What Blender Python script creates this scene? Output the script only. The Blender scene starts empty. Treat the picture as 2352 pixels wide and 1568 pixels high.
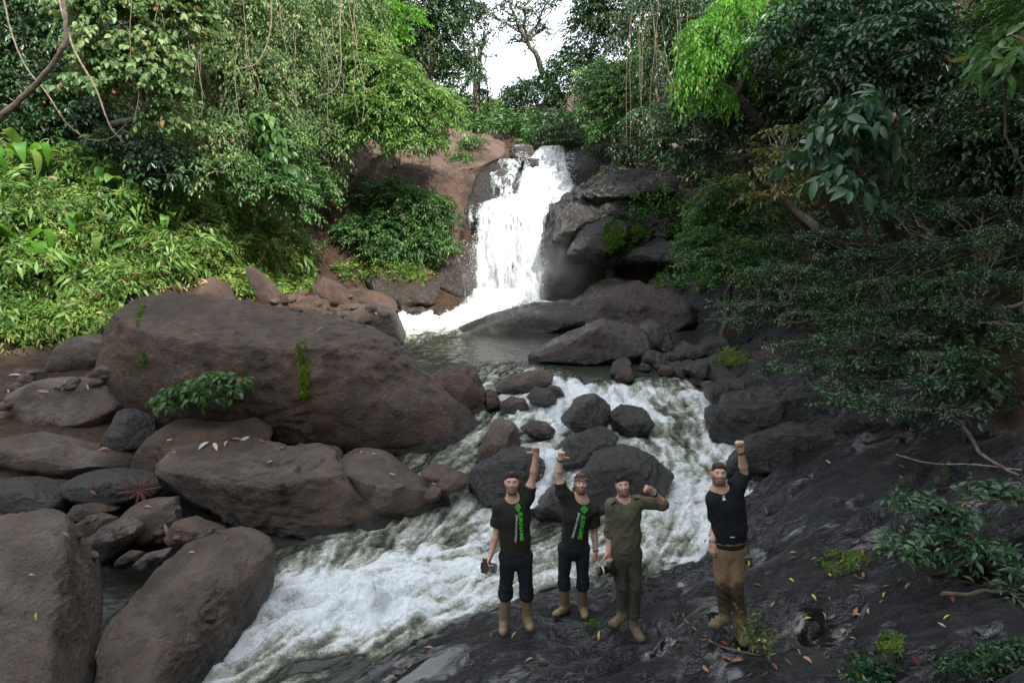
import bpy, bmesh, math, random
import numpy as np
from mathutils import Vector, Matrix
from mathutils.bvhtree import BVHTree

SC = bpy.context.scene
COL = SC.collection
rng = np.random.default_rng(7)
random.seed(7)

# ------------------------------------------------------------------ camera
CZ, PITCH, F = 4.4, math.radians(10), 1568.0          # pixel helpers work in a 2352 x 1568 frame
cam_d = bpy.data.cameras.new('camera'); cam_d.lens = 24; cam_d.sensor_width = 36
cam_d.clip_start = 0.05; cam_d.clip_end = 2000
cam = bpy.data.objects.new('camera', cam_d); COL.objects.link(cam)
cam.location = (0, 0, CZ); cam.rotation_euler = (math.pi/2 - PITCH, 0, 0)
SC.camera = cam

# ------------------------------------------------------------------ sky and sun
SUN_DIR = np.array([0.38, -0.66, 0.65]); SUN_DIR /= np.linalg.norm(SUN_DIR)      # towards the sun
sun_el = math.asin(SUN_DIR[2]); sun_az = math.atan2(SUN_DIR[0], SUN_DIR[1])
wd = bpy.data.worlds.new('World'); SC.world = wd; wd.use_nodes = True
nt = wd.node_tree; nt.nodes.clear()
wo = nt.nodes.new('ShaderNodeOutputWorld'); bg = nt.nodes.new('ShaderNodeBackground')
sky = nt.nodes.new('ShaderNodeTexSky'); sky.sky_type = 'NISHITA'; sky.sun_disc = False
sky.sun_elevation = sun_el; sky.sun_rotation = sun_az; sky.dust_density = 3.0; sky.air_density = 1.0
mixw = nt.nodes.new('ShaderNodeMix'); mixw.data_type = 'RGBA'
tc = nt.nodes.new('ShaderNodeTexCoord'); cl = nt.nodes.new('ShaderNodeTexNoise')
cl.inputs['Scale'].default_value = 2.2; cl.inputs['Detail'].default_value = 6
cr = nt.nodes.new('ShaderNodeValToRGB'); cr.color_ramp.elements[0].position = .30; cr.color_ramp.elements[1].position = .62
cr.color_ramp.elements[0].color = (.55,)*3+(1,); cr.color_ramp.elements[1].color = (.95,)*3+(1,)
nt.links.new(tc.outputs['Generated'], cl.inputs['Vector']); nt.links.new(cl.outputs['Fac'], cr.inputs['Fac'])
nt.links.new(cr.outputs['Color'], mixw.inputs['Factor']); nt.links.new(sky.outputs['Color'], mixw.inputs['A'])
mixw.inputs['B'].default_value = (8.6, 9.0, 9.6, 1)             # thin bright cloud
nt.links.new(mixw.outputs['Result'], bg.inputs['Color']); bg.inputs['Strength'].default_value = 0.15
nt.links.new(bg.outputs['Background'], wo.inputs['Surface'])
sd = bpy.data.lights.new('sun', 'SUN'); sd.energy = 5.0; sd.angle = math.radians(1.5); sd.color = (1, .95, .86)
sun = bpy.data.objects.new('sun', sd); COL.objects.link(sun); sun.location = (10, -8, 30)
sun.rotation_euler = Vector((-SUN_DIR[0], -SUN_DIR[1], -SUN_DIR[2])).to_track_quat('-Z', 'Y').to_euler()
SC.view_settings.view_transform = 'Standard'; SC.view_settings.look = 'None'
SC.view_settings.exposure = 0.95; SC.view_settings.gamma = 1.0; SC.view_settings.use_curve_mapping = False
cy = SC.cycles
cy.max_bounces = 6; cy.diffuse_bounces = 3; cy.glossy_bounces = 2; cy.transmission_bounces = 4; cy.transparent_max_bounces = 10
cy.volume_bounces = 0; cy.use_denoising = True; cy.caustics_reflective = False; cy.caustics_refractive = False
try: cy.sample_clamp_indirect = 6
except Exception: pass

# ------------------------------------------------------------------ pixel helpers
sP, cP = math.sin(PITCH), math.cos(PITCH)
def ray(u, v):
    xc = (u-1176)/F; yc = -(v-784)/F
    return np.array([xc, cP+yc*sP, -sP+yc*cP])
def W(u, v, Y):
    d = ray(u, v); t = Y/d[1]; return np.array([d[0]*t, Y, CZ+d[2]*t])
def WZ(u, v, z):
    d = ray(u, v); t = (z-CZ)/d[2]; return np.array([d[0]*t, d[1]*t, z])

# ------------------------------------------------------------------ noise (numpy gradient noise)
_perm = np.random.default_rng(3).permutation(256); _perm = np.concatenate([_perm, _perm, _perm])
_g = np.random.default_rng(4).normal(size=(256, 3)); _g /= np.linalg.norm(_g, axis=1)[:, None]
def noise(P):
    P = np.asarray(P, float); i = np.floor(P).astype(int); f = P-i; i &= 255
    w = f*f*f*(f*(f*6-15)+10); r = 0
    for a in (0, 1):
        for b in (0, 1):
            for c in (0, 1):
                h = _perm[_perm[_perm[i[..., 0]+a]+i[..., 1]+b]+i[..., 2]+c]
                g = _g[h]
                dt = g[..., 0]*(f[..., 0]-a)+g[..., 1]*(f[..., 1]-b)+g[..., 2]*(f[..., 2]-c)
                wx = w[..., 0] if a else 1-w[..., 0]; wy = w[..., 1] if b else 1-w[..., 1]; wz = w[..., 2] if c else 1-w[..., 2]
                r = r+dt*wx*wy*wz
    return r*1.5
def fbm(P, octv=4, lac=2.1, gain=.5):
    r = 0; a = 1; P = np.asarray(P, float)
    for o in range(octv): r = r+a*noise(P+17.3*o); P = P*lac; a *= gain
    return r
def ridged(P, octv=4):
    r = 0; a = 1; P = np.asarray(P, float)
    for o in range(octv): r = r+a*(1-2*np.abs(noise(P+9.1*o))); P = P*2.1; a *= .5
    return r
def sstep(a, b, x): t = np.clip((x-a)/(b-a), 0, 1); return t*t*(3-2*t)

# ------------------------------------------------------------------ mesh helpers
def mesh_np(name, V, Fc, smooth=True, attrs=None, loops=None):
    """V (n,3); Fc (m,k) int array of one polygon size, or a list of such arrays."""
    me = bpy.data.meshes.new(name); V = np.asarray(V, np.float32)
    Fs = [np.asarray(f, np.int32) for f in (Fc if isinstance(Fc, list) else [Fc]) if len(f)]
    me.vertices.add(len(V)); me.vertices.foreach_set('co', V.ravel())
    li = np.concatenate([f.ravel() for f in Fs]); tot = np.concatenate([np.full(len(f), f.shape[1], np.int32) for f in Fs])
    me.loops.add(len(li)); me.loops.foreach_set('vertex_index', li)
    me.polygons.add(len(tot)); st = np.concatenate([[0], np.cumsum(tot)[:-1]]).astype(np.int32)
    me.polygons.foreach_set('loop_start', st); me.polygons.foreach_set('loop_total', tot)
    me.update(calc_edges=True)
    if smooth: me.polygons.foreach_set('use_smooth', np.ones(len(tot), bool))
    for k, a in (attrs or {}).items():
        a = np.asarray(a, np.float32)
        if a.ndim == 1: at = me.attributes.new(k, 'FLOAT', 'POINT'); at.data.foreach_set('value', a)
        else: at = me.attributes.new(k, 'FLOAT_COLOR', 'POINT'); at.data.foreach_set('color', np.concatenate([a, np.ones((len(a), 1), np.float32)], 1).ravel())
    return me
def obj(name, me, mat=None, parent=None, origin=None):
    if origin is not None:
        o3 = np.asarray(origin, np.float32); n = len(me.vertices); co = np.empty(n*3, np.float32)
        me.vertices.foreach_get('co', co); co = co.reshape(-1, 3)-o3; me.vertices.foreach_set('co', co.ravel()); me.update()
    o = bpy.data.objects.new(name, me); COL.objects.link(o)
    if origin is not None: o.location = [float(c) for c in origin]
    if mat is not None and me is not None:
        if len(me.materials) == 0: me.materials.append(mat)
    if parent is not None:
        o.parent = parent
        if origin is not None: o.location = Vector([float(c) for c in origin])-parent.location
        else: o.location = -Vector(parent.location)          # world-space mesh under an Empty that is only moved
    return o
def tag(o, label=None, cat=None, group=None, kind=None):
    if label: o['label'] = label
    if cat: o['category'] = cat
    if group: o['group'] = group
    if kind: o['kind'] = kind
    return o
def thing(name, label, cat, loc, group=None):
    o = bpy.data.objects.new(name, None); COL.objects.link(o); o.location = [float(c) for c in loc]
    o.empty_display_size = .2
    return tag(o, label, cat, group)
def grid_faces(nx, ny):
    i = np.arange((nx-1)*(ny-1)); r = i//(nx-1); c = i % (nx-1); a = r*nx+c
    return np.stack([a, a+1, a+nx+1, a+nx], 1)
def tube(pts, rad, n=6, closed_end=True):
    """tapered tube along a polyline -> verts, quads"""
    pts = np.asarray(pts, float); rad = np.broadcast_to(np.asarray(rad, float), (len(pts),))
    T = np.gradient(pts, axis=0); T /= np.linalg.norm(T, axis=1)[:, None]+1e-9
    ref = np.array([0, 0, 1.]) if abs(T[:, 2]).mean() < .8 else np.array([1., 0, 0])
    A = np.cross(T, ref); A /= np.linalg.norm(A, axis=1)[:, None]+1e-9; B = np.cross(T, A)
    an = np.linspace(0, 2*math.pi, n, endpoint=False)
    V = pts[:, None]+rad[:, None, None]*(np.cos(an)[None, :, None]*A[:, None]+np.sin(an)[None, :, None]*B[:, None])
    m = len(pts); i = np.arange(m-1)[:, None]*n; j = np.arange(n)[None]
    a = i+j; b = i+(j+1) % n
    Q = np.stack([a, b, b+n, a+n], -1).reshape(-1, 4)
    return V.reshape(-1, 3), Q
class Join:
    def __init__(s): s.V = []; s.Q = []; s.T = []; s.n = 0; s.A = []
    def add(s, V, Fc, a=None):
        V = np.asarray(V, float); Fc = np.asarray(Fc)
        if len(V) == 0: return
        (s.Q if Fc.shape[1] == 4 else s.T).append(Fc+s.n); s.V.append(V); s.n += len(V)
        s.A.append(np.zeros(len(V)) if a is None else np.broadcast_to(a, (len(V),)))
    def mesh(s, name, smooth=True):
        fs = []
        if s.Q: fs.append(np.concatenate(s.Q))
        if s.T: fs.append(np.concatenate(s.T))
        return mesh_np(name, np.concatenate(s.V), fs, smooth, {'rnd': np.concatenate(s.A)})

# ------------------------------------------------------------------ material helpers
class NT:
    def __init__(s, name):
        s.m = bpy.data.materials.new(name); s.m.use_nodes = True; s.t = s.m.node_tree; s.t.nodes.clear()
        s.out = s.n('ShaderNodeOutputMaterial')
    def n(s, k, **kw):
        nd = s.t.nodes.new(k)
        for a, b in kw.items(): setattr(nd, a, b)
        return nd
    def l(s, a, b): s.t.links.new(a, b)
    def setv(s, sock, v):
        if hasattr(v, 'is_linked') or isinstance(v, bpy.types.NodeSocket): s.l(v, sock)
        else:
            if isinstance(v, (tuple, list)) and len(v) == 3 and sock.type == 'RGBA': v = tuple(v)+(1,)
            sock.default_value = v
    def pos(s): return s.n('ShaderNodeNewGeometry').outputs['Position']
    def scale(s, vec, sc):
        m = s.n('ShaderNodeMapping'); s.l(vec, m.inputs['Vector']); m.inputs['Scale'].default_value = sc; return m.outputs['Vector']
    def noise(s, vec, scale, detail=4, rough=.55, dist=0):
        m = s.n('ShaderNodeTexNoise'); s.l(vec, m.inputs['Vector']); m.inputs['Scale'].default_value = scale
        m.inputs['Detail'].default_value = detail; m.inputs['Roughness'].default_value = rough; m.inputs['Distortion'].default_value = dist
        return m.outputs['Fac']
    def noise_col(s, vec, scale):
        m = s.n('ShaderNodeTexNoise'); s.l(vec, m.inputs['Vector']); m.inputs['Scale'].default_value = scale; m.inputs['Detail'].default_value = 3; return m.outputs['Color']
    def voro(s, vec, scale, feat='DISTANCE_TO_EDGE'):
        m = s.n('ShaderNodeTexVoronoi', feature=feat); s.l(vec, m.inputs['Vector']); m.inputs['Scale'].default_value = scale; return m.outputs['Distance']
    def ramp(s, fac, a, b, lo=0., hi=1.):
        m = s.n('ShaderNodeMapRange'); s.setv(m.inputs['Value'], fac); m.inputs['From Min'].default_value = a; m.inputs['From Max'].default_value = b
        m.inputs['To Min'].default_value = lo; m.inputs['To Max'].default_value = hi; m.interpolation_type = 'SMOOTHSTEP'; return m.outputs['Result']
    def mix(s, f, a, b):
        m = s.n('ShaderNodeMix', data_type='RGBA'); s.setv(m.inputs['Factor'], f); s.setv(m.inputs['A'], a); s.setv(m.inputs['B'], b); return m.outputs['Result']
    def mixf(s, f, a, b):
        m = s.n('ShaderNodeMix', data_type='FLOAT'); s.setv(m.inputs['Factor'], f); s.setv(m.inputs['A'], a); s.setv(m.inputs['B'], b); return m.outputs['Result']
    def math(s, op, a, b=0.):
        m = s.n('ShaderNodeMath', operation=op); s.setv(m.inputs[0], a); s.setv(m.inputs[1], b); return m.outputs[0]
    def attr(s, nm):
        m = s.n('ShaderNodeAttribute'); m.attribute_name = nm; return m
    def bump(s, h, strength=.5, dist=.05, nrm=None):
        m = s.n('ShaderNodeBump'); m.inputs['Strength'].default_value = strength; m.inputs['Distance'].default_value = dist; s.l(h, m.inputs['Height'])
        if nrm is not None: s.l(nrm, m.inputs['Normal'])
        return m.outputs['Normal']
    def bsdf(s, color, rough=.6, nrm=None, spec=.5, **kw):
        b = s.n('ShaderNodeBsdfPrincipled'); s.setv(b.inputs['Base Color'], color); s.setv(b.inputs['Roughness'], rough); s.setv(b.inputs['Specular IOR Level'], spec)
        if nrm is not None: s.l(nrm, b.inputs['Normal'])
        for k, v in kw.items(): s.setv(b.inputs[k], v)
        return b.outputs['BSDF']
    def end(s, sh): s.l(sh, s.out.inputs['Surface']); return s.m
def plain(name, color, rough=.6, spec=.5, var=.15, scale=20, bump=0, metal=0.):
    t = NT(name); p = t.pos(); f = t.noise(p, scale, 4)
    c2 = tuple(min(1, c*(1+var)) for c in color); c1 = tuple(c*(1-var) for c in color)
    nr = t.bump(t.noise(p, scale*3, 3), bump, .01) if bump else None
    return t.end(t.bsdf(t.mix(t.ramp(f, .3, .7), c1, c2), rough, nr, spec, Metallic=metal))

# ------------------------------------------------------------------ height of water and ground (linear RBF through surveyed points)
class RBF:
    def __init__(s, pts, smooth=.02):
        p = np.array(pts, float); s.c = p[:, :2]; n = len(p)
        D = np.linalg.norm(s.c[:, None]-s.c[None], axis=2); A = np.zeros((n+3, n+3)); A[:n, :n] = -D-smooth*np.eye(n)
        A[:n, n] = 1; A[:n, n+1:] = s.c; A[n, :n] = 1; A[n+1:, :n] = s.c.T
        s.w = np.linalg.solve(A, np.concatenate([p[:, 2], np.zeros(3)]))
    def __call__(s, x, y):
        x = np.asarray(x, float); y = np.asarray(y, float); sh = x.shape; q = np.stack([x.ravel(), y.ravel()], 1); r = np.empty(len(q))
        for i in range(0, len(q), 40000):
            b = q[i:i+40000]; D = np.linalg.norm(b[:, None]-s.c[None], axis=2)
            r[i:i+40000] = -D@s.w[:len(s.c)]+s.w[-3]+b@s.w[-2:]
        return r.reshape(sh)
wpts = [(-3.9,7.2,-.95),(-2.8,7.8,-.85),(-1.9,8.4,-.74),(-1.3,7.6,-.75),(-.8,9.45,-.58),(.5,9.04,-.48),(-1.5,10,-.55),(2.2,9.6,-.32),(3.15,10,-.12),(3.9,12,.1),(4.2,13.9,.3),
        (4.7,15.2,.5),(1,14.9,.62),(2.5,15.3,.76),(2.4,14.6,.5),(1,13.8,.3),(.5,12.6,.2),(.45,11.7,.12),(.42,10.9,-.28),(2.6,12.0,.08),(2.4,10.8,-.12),(3.4,15.4,.72),(5,17,.8),
        (-1.8,15.9,.8),(-3.5,22.4,.8),(6.4,20.7,.8),(0,19,.8),(3,19,.8),(-.5,16.5,.8),(2,16.5,.8),(-6,20,.8),(0,25,.82),(-2,26,.88),(1,27.6,1.0),(-5,7,-1.0),(-6,5,-1.2),(-4.4,8.4,-.72),(-2.5,10.8,-.5),(0,5,-1.2),(-3,5,-1.2),(-8,9,-.6),(7,14,.6),(6,9,0)]
wl = RBF(wpts)
gp = [(.6,7.2,-.20),(.95,7.3,-.25),(.35,7.45,-.27),(.3,7.05,-.10),(1.15,7.7,-.33),(0.07,6.8,0),(.72,7.75,-.30),(1.27,6.73,0),(2.11,6.08,.38),(1.5,7.5,-.2),(.0,7.4,-.12),(0.6,6.3,.03),(1.2,5.6,.05),(0,5.5,.0),(-1.2,6.0,-.25),(-1.75,6.3,-.42),(-1.3,7.0,-.38),(-.7,7.7,-.42),(0.1,8.1,-.40),(.9,8.4,-.42),(1.7,8.6,-.34),(2.6,8.9,-.2),(3.2,9.7,.0),(3.9,10.6,.22),
      (3.0,7.0,.30),(3.4,8.2,.28),(4.2,9.3,.5),(4.0,7.0,.65),(3.2,5.6,.55),(4.6,5.2,.9),(5.2,9.5,1.),(5.2,7.4,1.05),(6.8,7,1.7),(4.7,11.5,.5),(5.2,13,.75),(5.6,14.6,.9),(6.2,11.6,1.4),(8,9,2.6),(12,10,5.2),(9,14,2.9),(6.2,16,1.0),(6.9,18,1.15),(8,20.5,1.7),(7,24,1.6),(10,25,4.5),(12,18,5.5),(16,14,8),(20,25,12),
      (12,30,9),(7,30.5,7.5),(5,33,8.5),(10,36,12),(3.2,29.6,1.0),(4.5,30,2.4),(3.2,31.5,7.4),(6,26.5,2.2),(5,28.2,1.3),
      (-2.3,7.3,-1.4),(-1.6,8.2,-1.3),(-.6,9,-1.15),(.6,9.6,-1.0),(2.2,10,-.9),(3.1,10.8,-.5),(3.2,12.5,-.35),(3.6,14.4,-.1),(2.0,13.2,-.3),(.7,13.2,-.3),(.4,11.2,-.6),(-.6,10.6,-1.),(-2.,11.2,-1.),(-3.2,6.4,-1.5),(-4.3,7.6,-1.25),(-4.4,5,-1.6),(-1,5,-1.),
      (-4.6,8.9,-.75),(-5.5,9.4,-.55),(-5.2,10.4,-.3),(-6.6,10,-.3),(-7,8,-.5),(-8,11.2,.2),(-6.6,12,.35),(-8.5,12.6,.7),(-10.5,12,.9),(-10.5,14.5,1.05),(-9.0,14.8,1.0),(-12,8,.4),(-9,6,-.3),
      (-11.6,16.7,1.5),(-13.7,20,5.3),(-16,24,8.5),(-20,20,8.5),(-20,30,14),(-16,14,2.2),(-21,14,5),(-9.2,17.6,1.9),(-9.3,20,2.2),(-10.6,21.2,4.0),(-12.5,24,6.8),(-7.6,25.3,2.1),(-9,27,4.6),(-9,32,9.5),(-7.4,22.6,1.6),(-6.4,20.4,1.1),(-5.6,22.5,1.1),(-4.6,19,.6),
      (1.6,15.4,.3),(-.4,15.1,.35),(0,18,-.2),(-3,18,-.1),(4,19,-.2),(-3,21.5,.1),(-3.8,24,.7),(-4.6,26.8,1.3),(-4.5,29.5,5.6),(-5,32,8.6),(-2.2,31.5,7.9),(5.6,21,.4),
      (0,27.3,.3),(0,29.4,4.6),(.4,30.8,5.0),(1,31.6,7.1),(1,40,7.3),(0,60,8.5),(-10,50,15),(10,50,15),(-25,60,22),(25,60,22),(0,85,12),(-40,30,24),(-40,5,14),(35,5,16),(40,30,24),(0,0,-.6),(-8,0,-.9),(8,0,2.2),(14,2,6),(0,-8,-.8),(-40,90,30),(40,90,30),(-30,-8,9),(30,-8,14),(5,3,1.2),(2.5,3.5,.4)]
gh = RBF(gp)
FEET = []
for x0, y0, s_, Y_, lst in ((1900, 1740, 1.8442, 6.8, ((205, 1492, -.16), (408, 1462, -.16))), (1900, 1740, 1.8442, 7.69, ((590, 1352, -.10), (812, 1372, -.16))), (2380, 1850, 2.0625, 6.73, ((140, 1368, -.05), (388, 1500, -.16))), (2760, 1740, 1.8233, 6.08, ((168, 1424, -.08), (395, 1556, -.16)))):
    for a_, b_, c_ in lst: FEET.append(W((x0+a_/s_)*.57422, (y0+b_/s_)*.57422, Y_+c_)+np.array([0, .08, 0]))
FEET = np.array(FEET)
def ground_z(x, y, fine=True):
    x = np.asarray(x, float); y = np.asarray(y, float); z = gh(x, y)
    P = np.stack([x, y, z*0+.37], -1)
    rockm = sstep(4.6, 3.0, np.abs(x-1.8-.12*(y-7)))*sstep(17, 13, y)        # dark bedrock around the standing place
    slope_l = sstep(-7, -10, x)
    z = z+.25*fbm(P*.35, 3)*(1-.8*rockm)*(1-.5*slope_l)
    # strata: ledges that run from lower left to upper right
    s = x*-.42+y*.90+.35*fbm(P*.8, 3)
    led = s*2.3; st = (np.floor(led)+sstep(.72, 1., led-np.floor(led)))/2.3-s
    near = sstep(9.5, 6.5, np.abs(x-3.2))*sstep(18, 13, y)
    z = z+near*(.42*st*(.35+1.1*sstep(-.2, .4, noise(P*.7+4)))+.045*(ridged(P*np.array([1.5, 4.0, 1])+3, 4)-.9)+.045*fbm(P*4, 4))
    w = np.exp(-((x[..., None]-FEET[:, 0])**2+(y[..., None]-FEET[:, 1])**2)/.16**2); ws = w.sum(-1); tz = (w*FEET[:, 2]).sum(-1)/(ws+1e-9)
    return z+np.clip(ws*1.6, 0, 1)*(tz-.004-z)
# ------------------------------------------------------------------ rock, soil and water materials
def rock_mat(name, c1, c2, c3, rough=.8, wet_base=0., moss_c=(.09, .16, .015), bump=.9, sc=1.0, warm=None, fw=.42):
    t = NT(name); p = t.pos()
    big = t.noise(p, .9*sc, 5, .6, .6); mid = t.noise(p, 5*sc, 7, .7); fine = t.noise(p, 26*sc, 5, .7)
    streak = t.noise(t.scale(p, (1.6, 1.6, .22)), 1.6*sc, 5, .6)
    col = t.mix(t.ramp(big, .36, .64), c1, c2)
    col = t.mix(t.ramp(mid, .45, .75, 0, .75), col, c3)
    if warm: col = t.mix(t.ramp(streak, .5, .7, 0, .8), col, warm)
    col = t.mix(t.ramp(streak, .56, .36, 0, .5), col, tuple(c*.45 for c in c1))
    col = t.mix(t.ramp(fine, .58, .72, 0, .35), col, tuple(min(1, c*1.9) for c in c2))
    col = t.mix(t.ramp(fine, .42, .3, 0, .5), col, tuple(c*.35 for c in c1))
    lich = t.noise(p, 2.2*sc, 7, .75, 1.2)
    col = t.mix(t.ramp(lich, .56, .70, 0, .6), col, tuple(min(1, .5*c+.11) for c in c2))
    w = t.attr('wet').outputs['Fac']; wet = t.math('MAXIMUM', t.ramp(t.math('ADD', w, t.math('MULTIPLY', t.math('SUBTRACT', mid, .5), .5)), .25, .6), wet_base)
    col = t.mix(wet, col, t.mix(.35, tuple(c*.17 for c in c1), tuple(c*.3 for c in c3)))
    ms = t.attr('moss').outputs['Fac']; mm = t.ramp(t.math('ADD', ms, t.math('MULTIPLY', t.math('SUBTRACT', mid, .5), 1.1)), .45, .62)
    mc = t.mix(fine, tuple(c*.6 for c in moss_c), tuple(c*1.6 for c in moss_c))
    col = t.mix(mm, col, mc)
    ro = t.mixf(wet, rough, t.ramp(mid, .3, .7, .08, .30)); ro = t.mixf(mm, ro, .9)
    wp = t.n('ShaderNodeMix', data_type='VECTOR'); wp.inputs['Factor'].default_value = .35; t.l(p, wp.inputs['A']); t.l(t.noise_col(p, 1.6*sc), wp.inputs['B']); crack = t.ramp(t.voro(t.scale(wp.outputs[1], (1, 1, 1.6)), 1.3*sc), 0, .04)
    h = t.math('ADD', t.math('MULTIPLY', mid, .9), t.math('MULTIPLY', fine, fw)); h = t.math('ADD', h, t.math('MULTIPLY', crack, .03))
    h = t.math('ADD', h, t.math('MULTIPLY', t.noise(p, 110*sc, 2), .14*fw))
    nr = t.bump(h, bump, .24); t.l(t.mixf(wet, bump, .7), nr.node.inputs['Strength'])
    return t.end(t.bsdf(col, ro, nr, t.mixf(wet, .6, .85)))
M = {}
M['brown'] = rock_mat('rock_brown', (.044, .025, .015), (.098, .063, .042), (.066, .036, .020), .50, warm=(.125, .062, .028))
M['greybrown'] = rock_mat('rock_grey_brown', (.060, .043, .031), (.150, .117, .092), (.090, .060, .040), .48, warm=(.13, .076, .043))
M['pale'] = rock_mat('rock_pale', (.085, .066, .054), (.19, .158, .134), (.115, .084, .065), .58, warm=(.14, .092, .062))
M['red'] = rock_mat('rock_red', (.060, .033, .024), (.13, .080, .060), (.085, .045, .031), .5, warm=(.11, .049, .029))
M['wet'] = rock_mat('rock_wet_dark', (.026, .024, .024), (.065, .061, .060), (.055, .038, .028), .40, wet_base=.9, sc=1.3, bump=1., fw=.12)
M['wetbrown'] = rock_mat('rock_wet_brown', (.052, .036, .028), (.11, .080, .063), (.09, .052, .034), .40, wet_base=.65, sc=1.3, bump=1., fw=.15)
M['cliff'] = rock_mat('rock_cliff', (.07, .042, .032), (.15, .098, .076), (.10, .056, .040), .85, warm=(.13, .070, .048), sc=.8)
M['bed'] = rock_mat('bedrock', (.020, .019, .020), (.052, .050, .053), (.034, .028, .025), .5, wet_base=.28, bump=.8, sc=1.4, moss_c=(.05, .10, .012))

def soil_and_bedrock():
    t = NT('ground_soil'); p = t.pos()
    a = t.attr('rock').outputs['Fac']; big = t.noise(p, .8, 5, .6); mid = t.noise(p, 5, 6, .65); fine = t.noise(p, 40, 4)
    rk = t.mix(t.ramp(big, .35, .65), (.042, .042, .046), (.115, .114, .120)); rk = t.mix(t.ramp(mid, .48, .75, 0, .7), rk, (.075, .060, .052))
    rk = t.mix(t.ramp(fine, .55, .72, 0, .6), rk, (.19, .18, .175)); rk = t.mix(t.ramp(fine, .42, .3, 0, .6), rk, (.008, .008, .008))
    lf = t.n('ShaderNodeTexVoronoi'); t.l(t.scale(p, (9, 9, 9)), lf.inputs['Vector']); lf.inputs['Scale'].default_value = 1.
    so = t.mix(t.ramp(mid, .35, .65), (.05, .030, .018), (.12, .070, .042)); so = t.mix(t.ramp(lf.outputs['Color'], .5, .9, 0, .5), so, (.16, .09, .055))
    msk = t.ramp(t.math('ADD', a, t.math('MULTIPLY', t.math('SUBTRACT', mid, .5), .6)), .4, .6)
    wet = t.math('MAXIMUM', t.attr('wet').outputs['Fac'], t.ramp(big, .30, .56, .25, 1.)); wet = t.math('MULTIPLY', wet, msk)
    col = t.mix(msk, so, rk); col = t.mix(t.math('MULTIPLY', wet, .78), col, (.013, .014, .0165))
    ms = t.attr('moss').outputs['Fac']; mm = t.ramp(t.math('ADD', ms, t.math('MULTIPLY', t.math('SUBTRACT', mid, .5), 1.2)), .5, .65)
    col = t.mix(mm, col, t.mix(fine, (.02, .05, .006), (.07, .13, .02)))
    ro = t.mixf(wet, .5, t.ramp(big, .35, .65, .05, .24)); ro = t.mixf(msk, .95, ro); pud = t.math('MULTIPLY', t.ramp(t.noise(t.scale(p, (1, 1.8, 1)), 1.15, 3, .5, .4), .56, .62), t.math('MULTIPLY', msk, wet)); ro = t.mixf(pud, ro, .03); col = t.mix(pud, col, (.008, .008, .008))
    h = t.math('ADD', t.math('MULTIPLY', mid, .8), t.math('MULTIPLY', fine, .10))
    str_ = t.noise(t.scale(p, (2.2, 7, 5)), 2.2, 6, .6, .4); h = t.math('ADD', h, t.math('MULTIPLY', str_, .9)); h = t.math('ADD', h, t.math('MULTIPLY', t.noise(t.scale(p, (1, 3, 1)), 9, 3), .25))
    nr = t.bump(h, 1., .5); t.l(t.mixf(pud, t.mixf(wet, 1., .8), .10), nr.node.inputs['Strength']); return t.end(t.bsdf(col, ro, nr, t.mixf(wet, .4, 1.)))
M['ground'] = soil_and_bedrock()

def water_mat(name, deep, green, foam_c, fine_scale):
    t = NT(name); p = t.pos(); fo = t.attr('foam').outputs['Fac']
    fl = t.attr('flow').outputs['Vector'] if False else p
    wv = t.noise(t.scale(p, (1, 1, 1)), 3.2*fine_scale, 6, .62, 1.5); fn = t.noise(p, 13*fine_scale, 6, .7, .9); mic = t.noise(p, 60, 3, .6)
    a = t.math('ADD', fo, t.math('MULTIPLY', t.math('SUBTRACT', wv, .5), .35)); a = t.math('ADD', a, t.math('MULTIPLY', t.math('SUBTRACT', fn, .5), .75))
    a = t.math('ADD', a, t.math('MULTIPLY', t.math('SUBTRACT', mic, .5), .5)); calm = t.ramp(fo, .03, .16); a = t.math('MULTIPLY', a, calm)
    air = t.ramp(a, .10, .60); foam = t.ramp(a, .36, .88)
    body = t.mix(air, deep, green)
    h = t.math('ADD', t.math('MULTIPLY', wv, 1.1), t.math('MULTIPLY', fn, .5)); h = t.math('ADD', h, t.math('MULTIPLY', mic, .05))
    rip = t.noise(t.scale(p, (1.2, 3.4, 1)), 2.4, 4, .55, .3)
    hh = t.math('ADD', t.math('MULTIPLY', h, t.mixf(calm, .10, 1.)), t.math('MULTIPLY', rip, .40))
    nr = t.bump(hh, .62, .12)
    wa = t.bsdf(body, .06, nr, .5, IOR=1.33)
    fb = t.bsdf(t.mix(t.ramp(fn, .35, .65), tuple(c*.82 for c in foam_c), foam_c), .55, nr, .3)
    mx = t.n('ShaderNodeMixShader'); t.l(foam, mx.inputs[0]); t.l(wa, mx.inputs[1]); t.l(fb, mx.inputs[2])
    return t.end(mx.outputs[0])
M['river'] = water_mat('river_water', (.026, .029, .021), (.24, .25, .19), (.66, .70, .72), 1.0)

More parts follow.
